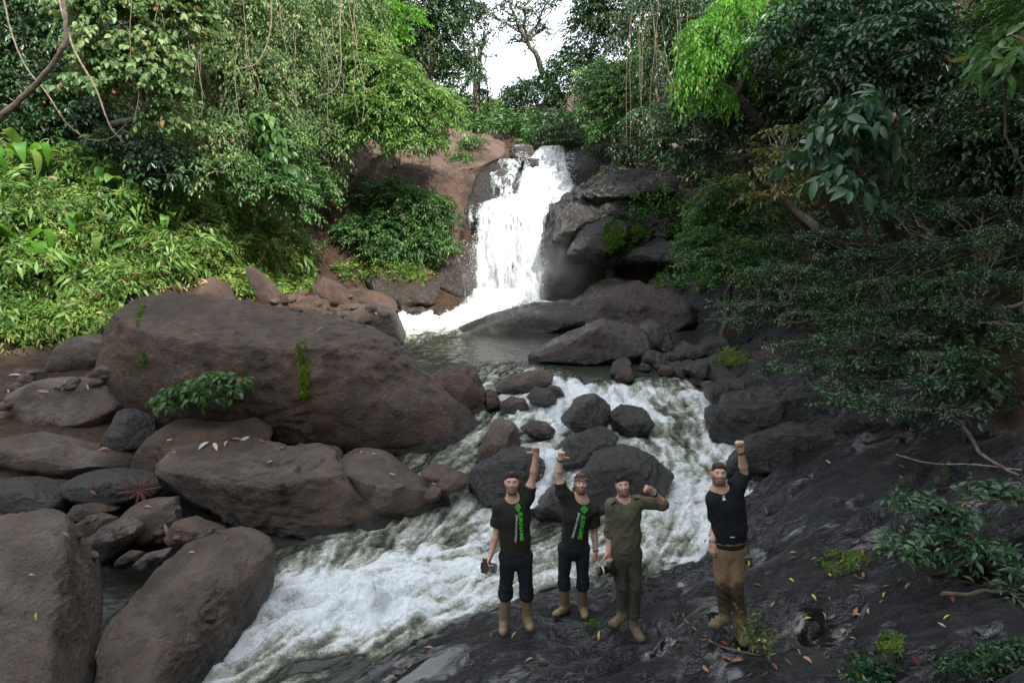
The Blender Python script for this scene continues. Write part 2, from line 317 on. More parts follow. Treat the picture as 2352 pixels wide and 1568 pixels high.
# ------------------------------------------------------------------ the ground: one sheet to the horizon
def axis(lo, hi, d, far_lo, far_hi, n):
    t = (np.linspace(1, 0, n, endpoint=False))**2.2; r = (np.linspace(0, 1, n+1)[1:])**2.2
    return np.concatenate([lo+(far_lo-lo)*t, np.arange(lo, hi, d), hi+(far_hi-hi)*r])
gx = axis(-8, 8.5, .07, -130, 130, 60); gy = axis(4.6, 16, .07, -25, 320, 100)
GX, GY = np.meshgrid(gx, gy); cx_ = np.clip(GX, -42, 42); cy_ = np.clip(GY, -10, 95)
GZ = ground_z(cx_, cy_)
ov = np.maximum(np.abs(GX)-42, 0)*.25+np.maximum(GY-95, 0)*.16; GZ = GZ+ov
rockmask = (sstep(6.2, 4.4, np.abs(GX-1.2-.10*(GY-7)))*sstep(29, 27, GY)*np.where(GX < -2.6, .8, 1)).ravel()
rockmask = np.maximum(rockmask, (sstep(-8, -6, GX)*sstep(4, 2, GX)*sstep(26, 20, GY)).ravel())
wlev = wl(GX, GY); wet = (sstep(.30, .02, GZ-wlev)*sstep(30, 25, GY)).ravel()
Pm = np.stack([GX, GY, GZ], -1)
moss = (sstep(2.8, 4.4, GX)*sstep(20, 12, GY)*(.20+.5*fbm(Pm*1.3, 3))).ravel()*rockmask
ground = obj('ground', mesh_np('ground', Pm.reshape(-1, 3), grid_faces(len(gx), len(gy)), True, {'rock': rockmask, 'wet': wet, 'moss': np.clip(moss, 0, 1)}), M['ground'])
tag(ground, 'dark wet bedrock and leaf strewn forest soil', kind='structure')
ground['category'] = 'ground'

# ------------------------------------------------------------------ rocks
def cube_sphere(k):
    a = np.tan(np.linspace(-math.pi/4, math.pi/4, k)); A, B = np.meshgrid(a, a); o = np.ones_like(A); Vs = []; Fs = []; n = 0
    for f in ((A, B, o), (-A, B, -o), (o, -A, B)[0:3], ):
        pass
    faces = [np.stack(q, -1) for q in ((A, B, o), (B, A, -o), (o, A, B), (-o, B, A), (B, o, A), (A, -o, B))]
    for q in faces: Vs.append(q.reshape(-1, 3)); Fs.append(grid_faces(k, k)+n); n += k*k
    V = np.concatenate(Vs); Fc = np.concatenate(Fs); V /= np.linalg.norm(V, axis=1)[:, None]
    key = np.round(V, 5); _, idx, inv = np.unique(key, axis=0, return_index=True, return_inverse=True)
    return V[idx], inv.ravel()[Fc]
_cs = {}
ROCKS = []
def poly_radius(a, b, nth=256):
    th = np.linspace(-math.pi, math.pi, nth, endpoint=False); R = np.zeros(nth); n = len(a)
    dx, dy = np.cos(th), np.sin(th)
    for i in range(n):
        x1, y1, x2, y2 = a[i], b[i], a[(i+1) % n], b[(i+1) % n]; ex, ey = x2-x1, y2-y1
        den = dx*ey-dy*ex; den = np.where(np.abs(den) < 1e-9, 1e-9, den)
        t = (x1*ey-y1*ex)/den; s = (x1*dy-y1*dx)/den
        R = np.maximum(R, np.where((t > 0) & (s >= -1e-6) & (s <= 1+1e-6), t, 0))
    bad = R <= 1e-6
    if bad.any(): R[bad] = np.median(R[~bad])
    ker = np.exp(-np.linspace(-2, 2, 7)**2); ker /= ker.sum(); R = np.convolve(np.concatenate([R[-3:], R, R[:3]]), ker, 'valid')
    return th, R
def rock(label, outline, Y, df=1., db=1., mat='greybrown', tilt=0., q=2.5, k=30, amp=.05, cuts=5, seed=None, name='boulder', group=None, planes=(), moss=0., wetoff=0., freq=1.0, chip=.6, cat='rock', box=None, struct=False):
    """A boulder whose front outline is given at distance Y (tilt: metres further back per 100 px up); df/db are its depths to front and back."""
    ol = np.array(outline, float); vc = ol[:, 1].mean()
    P = np.array([W(u, v, Y+tilt*(vc-v)/100) for u, v in ol])
    e1 = np.array([1., 0, 0]); hi = P[ol[:, 1].argmin()]; lo = P[ol[:, 1].argmax()]
    e2 = np.array([0, hi[1]-lo[1], hi[2]-lo[2]]); e2 /= np.linalg.norm(e2); e3 = np.cross(e1, e2)
    if e3[1] > 0: e3 = -e3
    C = (P.max(0)+P.min(0))/2; a = (P-C)@e1; b = (P-C)@e2; th, R = poly_radius(a, b)
    seed = seed if seed is not None else int(abs(outline[0][0]*7+outline[0][1]*13)) % 997
    r_ = np.random.default_rng(seed)
    k = max(8, int(round(k*.62)))
    if k not in _cs: _cs[k] = cube_sphere(k)
    D, Fc = _cs[k]; c = np.hypot(D[:, 0], D[:, 1]); s = D[:, 2]; ang = np.arctan2(D[:, 1], D[:, 0])
    Rt = np.interp(ang, np.append(th, math.pi), np.append(R, R[0])); sa, sb = R.mean()*1., R.mean()*1.
    sa = np.abs(a).max(); sb = np.abs(b).max(); Re = 1/np.sqrt((np.cos(ang)/sa)**2+(np.sin(ang)/sb)**2)
    wgt = sstep(.1, .75, c); Rt = Re*(1-wgt)*.95+Rt*wgt
    m = (c**q+np.abs(s)**q)**(-1/q); c2 = c*m; s2 = s*m
    V = (Rt*c2*np.cos(ang))[:, None]*e1+(Rt*c2*np.sin(ang))[:, None]*e2+(s2*np.where(s > 0, df, db))[:, None]*e3
    size = (sa*sb*min(df, db)*1.0)**(1/3)
    for i in range(cuts):
        n_ = r_.normal(size=3)*np.array([.8, .8, .0])+np.array([0, 0, 1.])*(1 if i % 3 else -1)*r_.uniform(.35, 1.1); n_ = n_[0]*e1/sa+n_[1]*e2/sb+n_[2]*e3/max(min(df, db), .05); n_ /= np.linalg.norm(n_)
        pr = V@n_; d = pr.max()*r_.uniform(.72, .90); V = V-np.outer(np.maximum(pr-d, 0)*.94, n_)
    for (n_, fr) in planes:
        n_ = np.array(n_, float); n_ /= np.linalg.norm(n_); pr = V@n_; d = pr.max()*fr; V = V-np.outer(np.maximum(pr-d, 0)*.93, n_)
    nd = V/(np.linalg.norm(V, axis=1)[:, None]+1e-9); Q = (V+r_.uniform(-50, 50, 3))/size*freq
    disp = amp*size*(fbm(Q*1.1, 4)*1.1+chip*.8*np.minimum(ridged(Q*1.7+5, 5)-.3, .5))
    disp += .02*size*fbm(Q*6, 4)-.03*size*chip*np.maximum(.12-np.abs(noise(Q*1.4+11)),0)/.12*(noise(Q*.9+3)>-.1)
    strat = Q@np.array([.25, .15, 1.])*4+fbm(Q*1.3, 2)*1.5; disp += chip*.018*size*(np.abs((strat % 1)-.5)*2-.5)
    V = V+nd*disp[:, None]+C
    wv = wl(V[:, 0], V[:, 1]); wet = sstep(.32+wetoff, .04+wetoff, V[:, 2]-wv)*(V[:, 1] < 26)
    up = nd[:, 2]; ms = np.clip(moss*(.25+.55*fbm(V*1.4, 3)+.4*np.maximum(up, 0)), 0, 1) if moss > 0 else np.zeros(len(V))
    me = mesh_np(name, V, Fc, True, {'wet': wet, 'moss': ms})
    base = np.array([C[0], C[1], V[:, 2].min()])
    o = obj(name, me, M[mat], origin=base); tag(o, label, cat, group)
    ROCKS.append((o, V, Fc)); return o

BIG = rock('huge brown boulder with bright green moss stripe and small shrub on its face',
     [(245,850),(262,785),(285,730),(320,686),(380,670),(440,676),(520,690),(640,710),(760,733),(840,746),(900,775),(945,815),(985,862),(1030,900),(1072,930),(1100,972),(1112,1020),(1098,1066),(1020,1076),(930,1066),(800,1045),(660,1030),(560,1000),(450,985),(370,985),(310,950),(262,922),(245,890)],
     14.0, 1.7, 2.2, 'brown', tilt=.18, q=2.4, k=130, amp=.034, cuts=0, seed=11, chip=.55, planes=[((.05,-.35,1), .78)], moss=.35, freq=1.7)
rock('long grey brown boulder with a pale flat top below the huge boulder', [(378,1070),(400,1035),(440,1012),(520,1003),(610,1004),(700,1018),(765,1040),(805,1082),(845,1140),(890,1178),(908,1212),(885,1245),(800,1260),(700,1250),(620,1225),(540,1205),(470,1172),(410,1130),(375,1100)], 11.0, .9, 1.2, 'greybrown', tilt=.35, k=80, amp=.06, cuts=3, seed=21, chip=1.3, freq=1.4, planes=[((.0,-.25,1), .62), ((.3,-1,.25), .75)], moss=.22)
rock('rounded brown boulder tucked behind the pale topped long boulder', [(313,1080),(322,1030),(350,995),(385,976),(430,982),(500,985),(570,968),(620,1000),(600,1060),(500,1100),(400,1120),(340,1105)], 11.8, .8, 1., 'brown', k=36, seed=31, amp=.05)
rock('brown angular boulder with fallen leaves beside the rapids', [(775,1052),(818,1027),(875,1035),(925,1075),(970,1108),(1030,1133),(1044,1162),(1030,1200),(960,1215),(880,1215),(840,1150)], 11.2, .8, 1., 'greybrown', tilt=.2, k=44, seed=5, planes=[((.1,-.3,1), .7), ((.5,-.9,0), .75)])
for i, ol in enumerate([[(965,1086),(985,1070),(1030,1072),(1046,1086),(1010,1100),(980,1101)], [(1000,1108),(1020,1090),(1052,1082),(1079,1101),(1060,1122),(1025,1128)], [(975,1135),(990,1118),(1015,1122),(1012,1142),(985,1145)]]):
    rock(['flat rusty red cobble under the huge boulder', 'round rusty red cobble beside the white rapids', 'small red cobble half sunk in the stream'][i], ol, 11.2-.25*i, .28, .28, 'red', k=18, amp=.03, cuts=2, name='cobble')
rock('large flat topped dark brown block filling the corner of the stream bank', [(-90,1225),(0,1212),(60,1195),(120,1184),(160,1190),(178,1230),(186,1300),(182,1350),(168,1430),(158,1510),(160,1600),(150,1720),(-90,1720)], 7.3, .30, 1.0, 'greybrown', tilt=.42, q=7, k=80, amp=.04, cuts=1, seed=41, planes=[((-.05,-.15,1), .9), ((1,-.1,.25), .93)], chip=.9, freq=1.6)
rock('long sloping slab rock rising between the small pool and the rapids', [(225,1610),(252,1500),(285,1440),(330,1392),(392,1316),(440,1272),(485,1236),(530,1226),(590,1230),(622,1252),(634,1292),(606,1335),(584,1385),(545,1430),(500,1490),(450,1545),(400,1590),(335,1660),(245,1690)], 7.9, .32, .7, 'greybrown', tilt=.62, q=3.4, k=80, amp=.055, cuts=4, seed=52, chip=1.1, freq=1.5, planes=[((-.35,-.25,1), .70)], wetoff=.12)
small = [  # label, outline, Y, df, db, mat
 ('leaning angular slab between rubble and the corner block', [(180,1262),(178,1205),(215,1180),(256,1190),(252,1216),(215,1250)], 9.5, .25, .3, 'greybrown'),
 ('blocky pale brown slab tilted over the small pool', [(190,1250),(240,1210),(290,1184),(322,1210),(312,1232),(255,1282),(222,1290)], 9.3, .3, .35, 'pale'),
 ('split pale brown boulder under a dry curled leaf', [(278,1192),(330,1150),(400,1143),(425,1190),(400,1235),(345,1256),(300,1222)], 9.9, .4, .45, 'greybrown'),
 ('reddish angular block beside the split boulder', [(386,1235),(408,1196),(440,1188),(510,1218),(518,1248),(460,1262),(410,1262)], 9.5, .3, .3, 'red'),
 ('thin upright slab leaning on the sloping slab rock', [(418,1288),(448,1243),(472,1210),(492,1214),(484,1240),(446,1290)], 8.9, .14, .16, 'greybrown'),
 ('smooth dark boulder carrying a dry reddish palm leaf', [(155,1112),(190,1090),(240,1079),(310,1084),(352,1100),(367,1127),(340,1155),(280,1162),(200,1150),(160,1132)], 10.4, .45, .5, 'wet'),
 ('low grey slab in front of the smooth dark boulder', [(155,1185),(185,1156),(230,1147),(275,1166),(245,1190),(190,1200)], 10.0, .3, .3, 'greybrown'),
 ('small reddish stone at the edge of the small pool', [(262,1294),(298,1265),(332,1258),(325,1285),(285,1306)], 9.0, .16, .16, 'red'),
 ('flat pale stone at the edge of the small pool', [(298,1306),(340,1270),(390,1258),(382,1282),(325,1316)], 8.95, .16, .16, 'pale'),
 ('wide cracked dark boulder below the pale gravel shelf', [(-30,1065),(30,1002),(100,993),(170,1013),(240,1028),(312,1045),(302,1080),(220,1098),(130,1110),(40,1105),(-30,1095)], 11.6, .7, .8, 'greybrown'),
 ('wet black boulder beside the corner block', [(-30,1200),(-30,1105),(40,1098),(110,1108),(158,1130),(164,1178),(100,1200)], 10.2, .5, .6, 'wet'),
 ('broad pale boulder lying against the huge boulder', [(22,960),(55,900),(120,868),(210,872),(262,885),(300,932),(250,970),(170,998),(110,1008),(45,992)], 13.0, .8, .9, 'pale'),
 ('black shaded boulder under the corner of the huge boulder', [(242,1010),(262,950),(300,938),(340,968),(348,1015),(305,1040),(252,1035)], 12.0, .4, .5, 'wet'),
 ('brown rounded boulder under the leafy bank', [(106,845),(150,800),(205,768),(248,788),(258,840),(225,880),(150,885)], 15.6, .7, .8, 'pale'),
 ('brown boulder overhung by bank plants and roots', [(-20,860),(15,812),(85,793),(112,818),(85,858),(20,870)], 16.2, .7, .8, 'greybrown'),
 ('knobbly grey stone on the pale gravel shelf', [(42,878),(70,848),(92,850),(94,882),(60,890)], 14.4, .25, .3, 'greybrown'),
 ('low rounded stone between gravel shelf and cracked boulder', [(-30,1040),(-30,965),(45,978),(75,1005),(40,1045)], 12.3, .4, .5, 'pale'),
 ('small brown stone wedged below the huge boulder', [(730,1040),(745,1022),(775,1026),(790,1048),(760,1060)], 11.9, .2, .2, 'greybrown'),
]
for lb, ol, Y, df, db, mt in small: rock(lb, ol, Y, df, db, mt, tilt=.15, k=30, amp=.05, cuts=9, q=4.0, chip=1.1)
for lb, ol, Y, df, db, mt in [
 ('square rock block beside the leaf litter above the huge boulder', [(452,690),(458,645),(488,636),(512,652),(538,700),(480,706)], 17.0, .4, .5, 'red'),
 ('leaning reddish rock pillar among bank leaves', [(560,622),(580,612),(622,655),(655,690),(662,722),(622,716)], 18.0, .35, .4, 'red'),
 ('tilted reddish slab at the foot of the bank', [(716,655),(742,634),(780,655),(818,688),(825,715),(760,700)], 21.0, .5, .6, 'red'),
 ('rounded red rock beside the grey sloping slab', [(778,668),(830,663),(880,675),(905,692),(912,722),(860,728),(800,705)], 23.0, .7, .8, 'red'),
 ('smooth grey slab sloping into the pool', [(785,705),(850,698),(905,718),(928,790),(870,800),(795,780)], 19.0, .8, 1.2, 'greybrown'),
 ('broken brown rock in the rubble above the huge boulder', [(672,700),(700,684),(745,690),(765,745),(705,745)], 18.5, .5, .6, 'brown'),
 ('flat brown rock in the rubble behind the leaning pillar', [(640,680),(690,672),(730,690),(720,712),(660,708)], 19.5, .5, .5, 'red')]:
    rock(lb, ol, Y, df, db, mt, k=26, amp=.07, cuts=6, q=3.2)
# rocks in the stream and pool
for lb, ol, Y, df, db, mt, kk in [
 ('long low wet ledge at the foot of the waterfall', [(1000,775),(1060,748),(1120,725),(1180,708),(1260,700),(1330,702),(1400,720),(1420,760),(1300,790),(1150,795),(1040,792)], 23.0, 1.3, 1.5, 'wet', 40),
 ('broad wet rock hump right of the waterfall foot', [(1240,745),(1290,705),(1380,668),(1460,656),(1530,664),(1572,698),(1600,745),(1590,790),(1450,795),(1300,785)], 23.5, 1.8, 2.0, 'wetbrown', 50),
 ('triangular wet rock standing in the pool', [(1206,822),(1260,793),(1330,760),(1385,741),(1445,744),(1482,764),(1494,800),(1480,840),(1420,852),(1330,848),(1240,842)], 17.6, .9, 1.1, 'wetbrown', 44),
 ('black angular rock behind the triangular pool rock', [(1452,790),(1470,755),(1500,733),(1530,758),(1550,812),(1500,830)], 18.6, .7, .8, 'wet', 26),
 ('tall reddish brown boulder leaning on the huge boulder', [(985,885),(1028,847),(1068,838),(1094,858),(1112,905),(1124,960),(1100,995),(1060,975),(1015,925)], 14.4, .6, .7, 'red', 36),
 ('small pink brown rock at the pool edge behind the huge boulder', [(978,885),(990,862),(1024,852),(1042,866),(1020,890)], 15.0, .4, .4, 'red', 20),
 ('flat grey rock bar damming the pool', [(1108,908),(1145,880),(1215,857),(1262,849),(1272,864),(1245,890),(1200,918),(1140,928)], 15.3, .5, .6, 'greybrown', 30),
 ('red brown boulder in the white water below the rock bar', [(1142,930),(1172,912),(1208,922),(1220,950),(1185,966),(1152,958)], 14.2, .3, .3, 'red', 24),
 ('orange brown stone standing beside the tall reddish boulder', [(1116,895),(1134,895),(1148,920),(1142,942),(1118,945)], 14.2, .2, .25, 'red', 20),
 ('dark round rock splitting the first cascade', [(1207,914),(1232,892),(1268,898),(1280,920),(1242,936)], 14.3, .3, .3, 'wet', 24),
 ('small red rock at the cascade lip', [(1248,900),(1262,884),(1288,892),(1300,912),(1272,916)], 14.8, .22, .25, 'red', 18),
 ('big pointed wet boulder in the middle of the rapids', [(1286,970),(1320,924),(1368,907),(1399,928),(1400,965),(1375,1000),(1320,1000)], 13.0, .5, .5, 'wet', 36),
 ('low wet boulder beside the pointed one in the rapids', [(1392,955),(1430,934),(1480,943),(1499,970),(1475,998),(1410,1000)], 13.2, .45, .45, 'wet', 32),
 ('flat brown rock washed over by the rapids', [(1196,982),(1238,967),(1278,984),(1265,1004),(1212,1004)], 12.8, .3, .3, 'wetbrown', 22),
 ('dark boulder between the huge boulder and the chute', [(1090,1070),(1108,1012),(1138,968),(1180,972),(1197,1010),(1185,1055),(1130,1085)], 12.2, .5, .5, 'greybrown', 36),
 ('large dark wet boulder left of the white chute', [(1080,1140),(1086,1082),(1148,1044),(1218,1028),(1250,1058),(1244,1112),(1195,1155),(1120,1170)], 11.2, .55, .6, 'wet', 44),
 ('dark wet boulder above the white chute', [(1276,1035),(1325,995),(1388,984),(1424,1005),(1405,1035),(1350,1060),(1290,1070)], 12.0, .5, .5, 'wet', 32),
 ('huge black wet boulder behind the men', [(1326,1085),(1368,1045),(1440,1030),(1502,1050),(1545,1092),(1520,1115),(1485,1140),(1430,1195),(1360,1190),(1318,1130)], 11.0, .65, .7, 'wet', 50),
 ('pointed black rock at the foot of the white chute', [(1214,1172),(1258,1132),(1288,1116),(1300,1170),(1290,1200),(1235,1196)], 10.4, .35, .35, 'wet', 26),
 ('dark stone at the cascade rim by the cobbles', [(1395,855),(1412,828),(1440,822),(1458,845),(1445,868),(1410,872)], 15.8, .3, .3, 'wet', 20),
 ('square red stone perched on the cascade rim', [(1412,872),(1425,845),(1448,843),(1456,868),(1440,882)], 15.4, .2, .2, 'red', 16)]:
    rock(lb, ol, Y, df, db, mt, k=kk, amp=.075, cuts=10, q=2.7, chip=1.2, freq=1.3)
# waterfall cliff: left red slope, right black overhang and shoulders
rock('red brown rock slope beside the waterfall', [(700,560),(720,470),(790,385),(880,330),(960,296),(1040,292),(1110,308),(1163,332),(1168,380),(1112,392),(1100,440),(1080,480),(1062,560),(1048,600),(1070,650),(1080,705),(1000,730),(920,715),(840,680),(740,640)], 30.0, 2.0, 3.5, 'cliff', tilt=.75, q=2.8, k=80, amp=.05, cuts=3, seed=77, name='rock_slope', cat='cliff', planes=[((.1,-.6,.8), .75)], freq=1.6)
rock('wet black rock step left of the upper fall', [(1045,480),(1062,420),(1085,372),(1120,362),(1150,380),(1150,440),(1120,480),(1090,560),(1050,560)], 29.6, .5, 1., 'wet', k=36, amp=.08, tilt=.3, seed=81, name='rock_step', cat='cliff')
rock('wet brown rock ledge left of the lower fall', [(985,690),(995,620),(1010,580),(1050,560),(1090,570),(1100,640),(1095,700),(1040,725)], 27.9, .8, 1., 'wetbrown', k=40, amp=.09, seed=82, name='rock_ledge', cat='cliff', moss=.3)
rock('undercut brown rock shelf under the hanging bush', [(840,640),(900,610),(980,615),(1010,650),(1000,700),(930,715),(860,690)], 26.6, .8, 1.4, 'wetbrown', k=36, amp=.09, seed=83, name='rock_shelf', cat='cliff', moss=.3)
CL1 = rock('black overhanging cliff right of the waterfall with a dark cave below', [(1250,560),(1272,485),(1340,437),(1400,402),(1480,392),(1570,418),(1630,470),(1665,560),(1650,620),(1560,640),(1500,600),(1440,605),(1380,600),(1310,592),(1270,606),(1252,595)], 28.4, 2.0, 2.5, 'wet', tilt=.35, q=2.8, k=110, amp=.10, cuts=9, seed=91, name='overhang_cliff', cat='cliff', moss=.62, freq=2.0, chip=1.7)
for i, (lb, ol, Y_) in enumerate([('angular wet block leaning on the cliff beside the lower fall', [(1266,560),(1284,495),(1330,462),(1380,455),(1404,482),(1360,530),(1305,565)], 27.0), ('fractured wet block in the middle of the black cliff', [(1300,590),(1330,535),(1400,500),(1440,520),(1430,570),(1380,600)], 26.3), ('long tilted wet slab capping the black cliff', [(1330,450),(1400,405),(1480,394),(1560,418),(1540,450),(1440,460),(1370,475)], 26.9), ('jutting wet block under the moss sheet of the cliff', [(1430,600),(1460,565),(1540,560),(1600,590),(1570,625),(1490,612)], 26.2)]):
    rock(lb, ol, Y_, .8, 1.2, 'wet', tilt=.5, k=40, amp=.07, cuts=11, q=4., seed=950+i, name='cliff_block', cat='cliff', chip=1.4, freq=1.3, moss=.3)
rock('dark rock shoulder right of the waterfall crest', [(1295,400),(1300,350),(1345,330),(1420,345),(1470,385),(1450,430),(1370,440),(1320,440)], 30.6, .9, 1.5, 'wet', k=36, amp=.08, seed=92, name='rock_shoulder', cat='cliff', moss=.2)
rock('mossy dark boulder at the cave mouth', [(1330,690),(1360,650),(1420,640),(1480,655),(1500,690),(1430,705)], 26.0, .8, .9, 'wet', k=30, amp=.08, seed=93, moss=.6)
rock('wide dark rock bank below the mossy cliff', [(1470,690),(1500,645),(1580,640),(1660,655),(1720,700),(1740,760),(1660,785),(1560,770)], 25.0, 1.2, 1.5, 'wet', k=40, amp=.08, seed=94, moss=.5)
for i, (ol, Y) in enumerate([([(1170,360),(1182,338),(1220,335),(1232,360),(1210,376),(1182,376)], 30.9), ([(1205,385),(1215,364),(1240,362),(1248,385),(1226,396)], 30.5), ([(1118,470),(1125,405),(1150,385),(1180,405),(1190,460),(1160,480)], 29.75)]):
    rock(['brown rock at the very crest of the falls', 'small brown rock poking through the upper fall', 'mossy brown rock face behind thin strands of the upper fall'][i], ol, Y, .45, .6, 'wetbrown', k=24, amp=.09, seed=200+i, moss=.4, name='crest_rock')
# cobbles and blocks of the right shore
rr = np.random.default_rng(12)
shore = [(1500,828,34),(1545,822,30),(1585,812,42),(1640,800,46),(1690,775,40),(1605,850,36),(1560,860,34),(1640,842,40),(1690,830,44),(1530,852,20),(1580,838,22),(1660,868,44),(1720,850,46),(1515,842,16),(1625,868,26),(1600,875,20),(1480,845,18),(1555,840,18),(1690,895,52),(1740,880,46),(1760,830,46),(1650,905,40),(1700,935,60),(1760,925,60),(1650,950,40),(1610,880,14),(1575,872,14),(1590,865,12),(1545,870,13),(1630,888,22),(1535,838,14),(1568,822,18)]
SHORE_L = {0: 'wet block beside the black angular pool rock', 2: 'brown wet block at the rim of the dark pool', 3: 'large wet block under the overhanging bush by the dark pool', 4: 'wet block deepest under the overhanging bush', 5: 'brown block in the middle of the right shore rock pile', 6: 'wet block above the small cobbles of the right shore', 7: 'block with the grassy tuft behind it on the right shore', 8: 'wet block carrying the grassy tuft of the right shore', 11: 'wide wet block below the grassy tuft', 12: 'dark block under the lowest bough of the layered shrub', 18: 'large block where shore rock pile meets the rapids', 19: 'dark block between rapids and tiered blue green shrub', 20: 'shaded block behind the grassy tuft under the shrub', 21: 'wet block washed by the top of the right rapids', 22: 'broad block leaning on the layered wet ledge', 23: 'broad dark block under the tiered blue green shrub', 24: 'wet block standing in the right edge of the rapids'}
for i, (u, v, s) in enumerate(shore):
    zz = .80 if v < 860 else (.62 if v < 915 else .5); p = WZ(u, v+s*.35, zz); ang = np.sort(rr.uniform(0, 2*math.pi, 9)); ang = np.linspace(0, 2*math.pi, 9, endpoint=False)+rr.uniform(-.25, .25, 9)
    ol = [(u+s*.9*math.cos(a)*rr.uniform(.85, 1.15), v-s*.62*math.sin(a)*rr.uniform(.75, 1.2)) for a in ang]
    r = s/F*p[1]; mt = ['wet', 'wetbrown', 'greybrown', 'wet', 'red'][i % 5] if s < 30 else ['wet', 'wet', 'wetbrown'][i % 3]
    big_ = s >= 34
    rock(SHORE_L[i] if big_ else 'small dark cobble in the rock pile on the right shore', ol, p[1], r*.8, r*.9, mt, k=20 if big_ else 14, amp=.07, cuts=6, q=2.8, seed=300+i, name='shore_rock' if big_ else 'cobble', group=None if big_ else 'cobbles of the right shore', moss=.25 if i % 3 == 0 else 0)
for lb, ol, Y, df, db in [
 ('layered wet ledge jutting into the rapids from the right bank', [(1620,985),(1650,945),(1740,925),(1850,905),(1930,940),(1900,1000),(1780,1030),(1680,1020)], 12.6, .8, 1.0),
 ('black wet slab at the rapids edge beside the man in the brown trousers', [(1668,1075),(1700,1020),(1790,990),(1900,985),(1960,1030),(1900,1090),(1780,1110)], 11.2, .7, .9),
 ('dark slab under the low dark shrubs', [(1880,1000),(1960,930),(2100,900),(2250,920),(2330,1010),(2200,1070),(2000,1070)], 11.2, 1.0, 1.4)]:
    rock(lb, ol, Y, df, db, 'wet', tilt=.5, k=44, amp=.09, cuts=5, q=3, chip=1.4, moss=.3, freq=1.5, name='rock_ledge')

# ------------------------------------------------------------------ river: rapids, cascade and pool as one water sheet
wy = np.concatenate([np.arange(4.4, 12.5, .033), np.arange(12.5, 17, .05), np.arange(17, 28.6, .12)])
wx0 = np.arange(-6.6, 7.4, .036)
WX, WY = np.meshgrid(wx0, wy); WZ_ = wl(WX, WY)
fpts = [(u, v, z, f) for u, v, z, f in [
 (420,1560,-.95,.62),(520,1500,-.9,.72),(330,1600,-1,.25),(640,1400,-.8,.78),(760,1400,-.78,.95),(860,1390,-.75,1.0),(960,1350,-.65,.85),(870,1320,-.7,.75),(700,1330,-.75,.5),(650,1270,-.7,.05),(760,1260,-.65,.32),(820,1500,-.75,.12),(640,1540,-.9,.3),(720,1470,-.85,.55),(900,1250,-.6,.45),(1000,1230,-.6,.62),
 (1060,1180,-.5,.55),(1080,1300,-.6,.7),(1150,1360,-.5,.5),(1240,1300,-.5,.6),(1240,1340,-.45,.25),(1320,1260,-.4,.4),(1330,1220,-.4,.2),(1240,1210,-.4,.35),(1400,1230,-.35,.5),(1500,1190,-.25,.68),(1590,1130,-.1,.85),(1600,1190,-.2,.7),(1560,1080,0,.7),(1620,1040,.1,.8),(1590,980,.3,.5),(1520,1000,.2,.45),(1600,930,.4,.55),(1480,910,.5,.75),(1400,905,.5,.85),(1330,900,.5,.7),(1300,950,.4,.7),(1230,950,.35,.75),(1240,1010,.2,.5),(1280,1020,.2,.55),(1260,1080,-.1,.95),(1230,1110,-.3,.95),(1180,960,.4,.5),(1420,880,.72,.25),(1340,872,.78,.06),(1500,878,.72,.4),(1560,900,.6,.55),(1150,1130,-.4,.3),(1480,860,.8,.0),(1330,850,.8,.0),
 (1100,820,.8,.0),(1000,840,.8,.0),(1000,790,.8,.02),(940,765,.8,.6),(980,745,.85,.9),(1040,725,.9,1.1),(1100,715,.9,1.1),(1200,715,1,.9),(930,790,.8,.25),(1100,770,.8,.0),(1300,790,.8,.0),(1500,700,.8,.0),(1650,790,.8,.0),(250,1350,-.7,.0),(180,1500,-.9,.05),(190,1560,-1,.55),(300,1330,-.7,.0),(1160,700,1,1.1)]]
fq = [tuple(WZ(u, v, z)[:2])+(f,) for u, v, z, f in fpts]; foam_r = RBF(fq, .05)
FO = np.clip(foam_r(WX, WY), 0, 1.1)*.96
Pw = np.stack([WX, WY, WZ_*0], -1)
fl_ = np.array([1., .55, 0]); warp = .35*np.stack([fbm(Pw*1.1+3, 3), fbm(Pw*1.1+31, 3), 0*WX], -1); Q_ = Pw+warp
turb = np.clip(FO+.10, 0, 1)*sstep(.02, .12, FO)
al = Q_[..., 0]*-.82+Q_[..., 1]*-.57; ac = Q_[..., 0]*.57-Q_[..., 1]*.82
Qs = np.stack([al*1.0, ac*2.0, 0*al], -1)
hgt = turb*(.10*(ridged(Qs*1.0, 3)-.85)+.09*fbm(Qs*2.0+7, 4)+.02*(ridged(Q_*7+2, 3)-.85))+.006*fbm(Pw*np.array([1.5, 4, 1])*1.6, 3)
# flow lines: noise smeared along the current (line integral convolution)
fa = RBF([(2.5,15.6,-.3),(4.6,15.2,.4),(4.2,13.9,1.8),(3.9,12,3.7),(3.3,10.3,5.5),(2.2,9.6,6.9),(.5,9.04,8.7),(-.8,9.2,10),(-1.9,8.4,11.4),(-2.8,7.8,12.5),(-3.9,7.2,13.7),(-5,6.2,15.2),(1,14.6,.6),(.6,13.2,2.2),(.5,12.4,3.0),(.45,11.4,5.4),(.35,10.7,7.2),(-.3,10.2,8.4),(-1.2,9.9,10.2),(-2.5,9.4,11.6),(2.4,12.6,3.0),(2.6,11,5.0),(0,19,-3.5),(-3,22,-7),(0,26,-10),(5,19,-3),(1.2,8.6,8.2),(-.6,7.9,10.6),(-2,7,12.2)], .3)
e_ = .12; fx = fa(WX+e_, WY)-fa(WX-e_, WY); fy = fa(WX, WY+e_)-fa(WX, WY-e_); cx1 = fbm(Pw*.9+np.array([0, e_, 0]), 3)-fbm(Pw*.9-np.array([0, e_, 0]), 3); cy1 = fbm(Pw*.9+np.array([e_, 0, 0]), 3)-fbm(Pw*.9-np.array([e_, 0, 0]), 3)
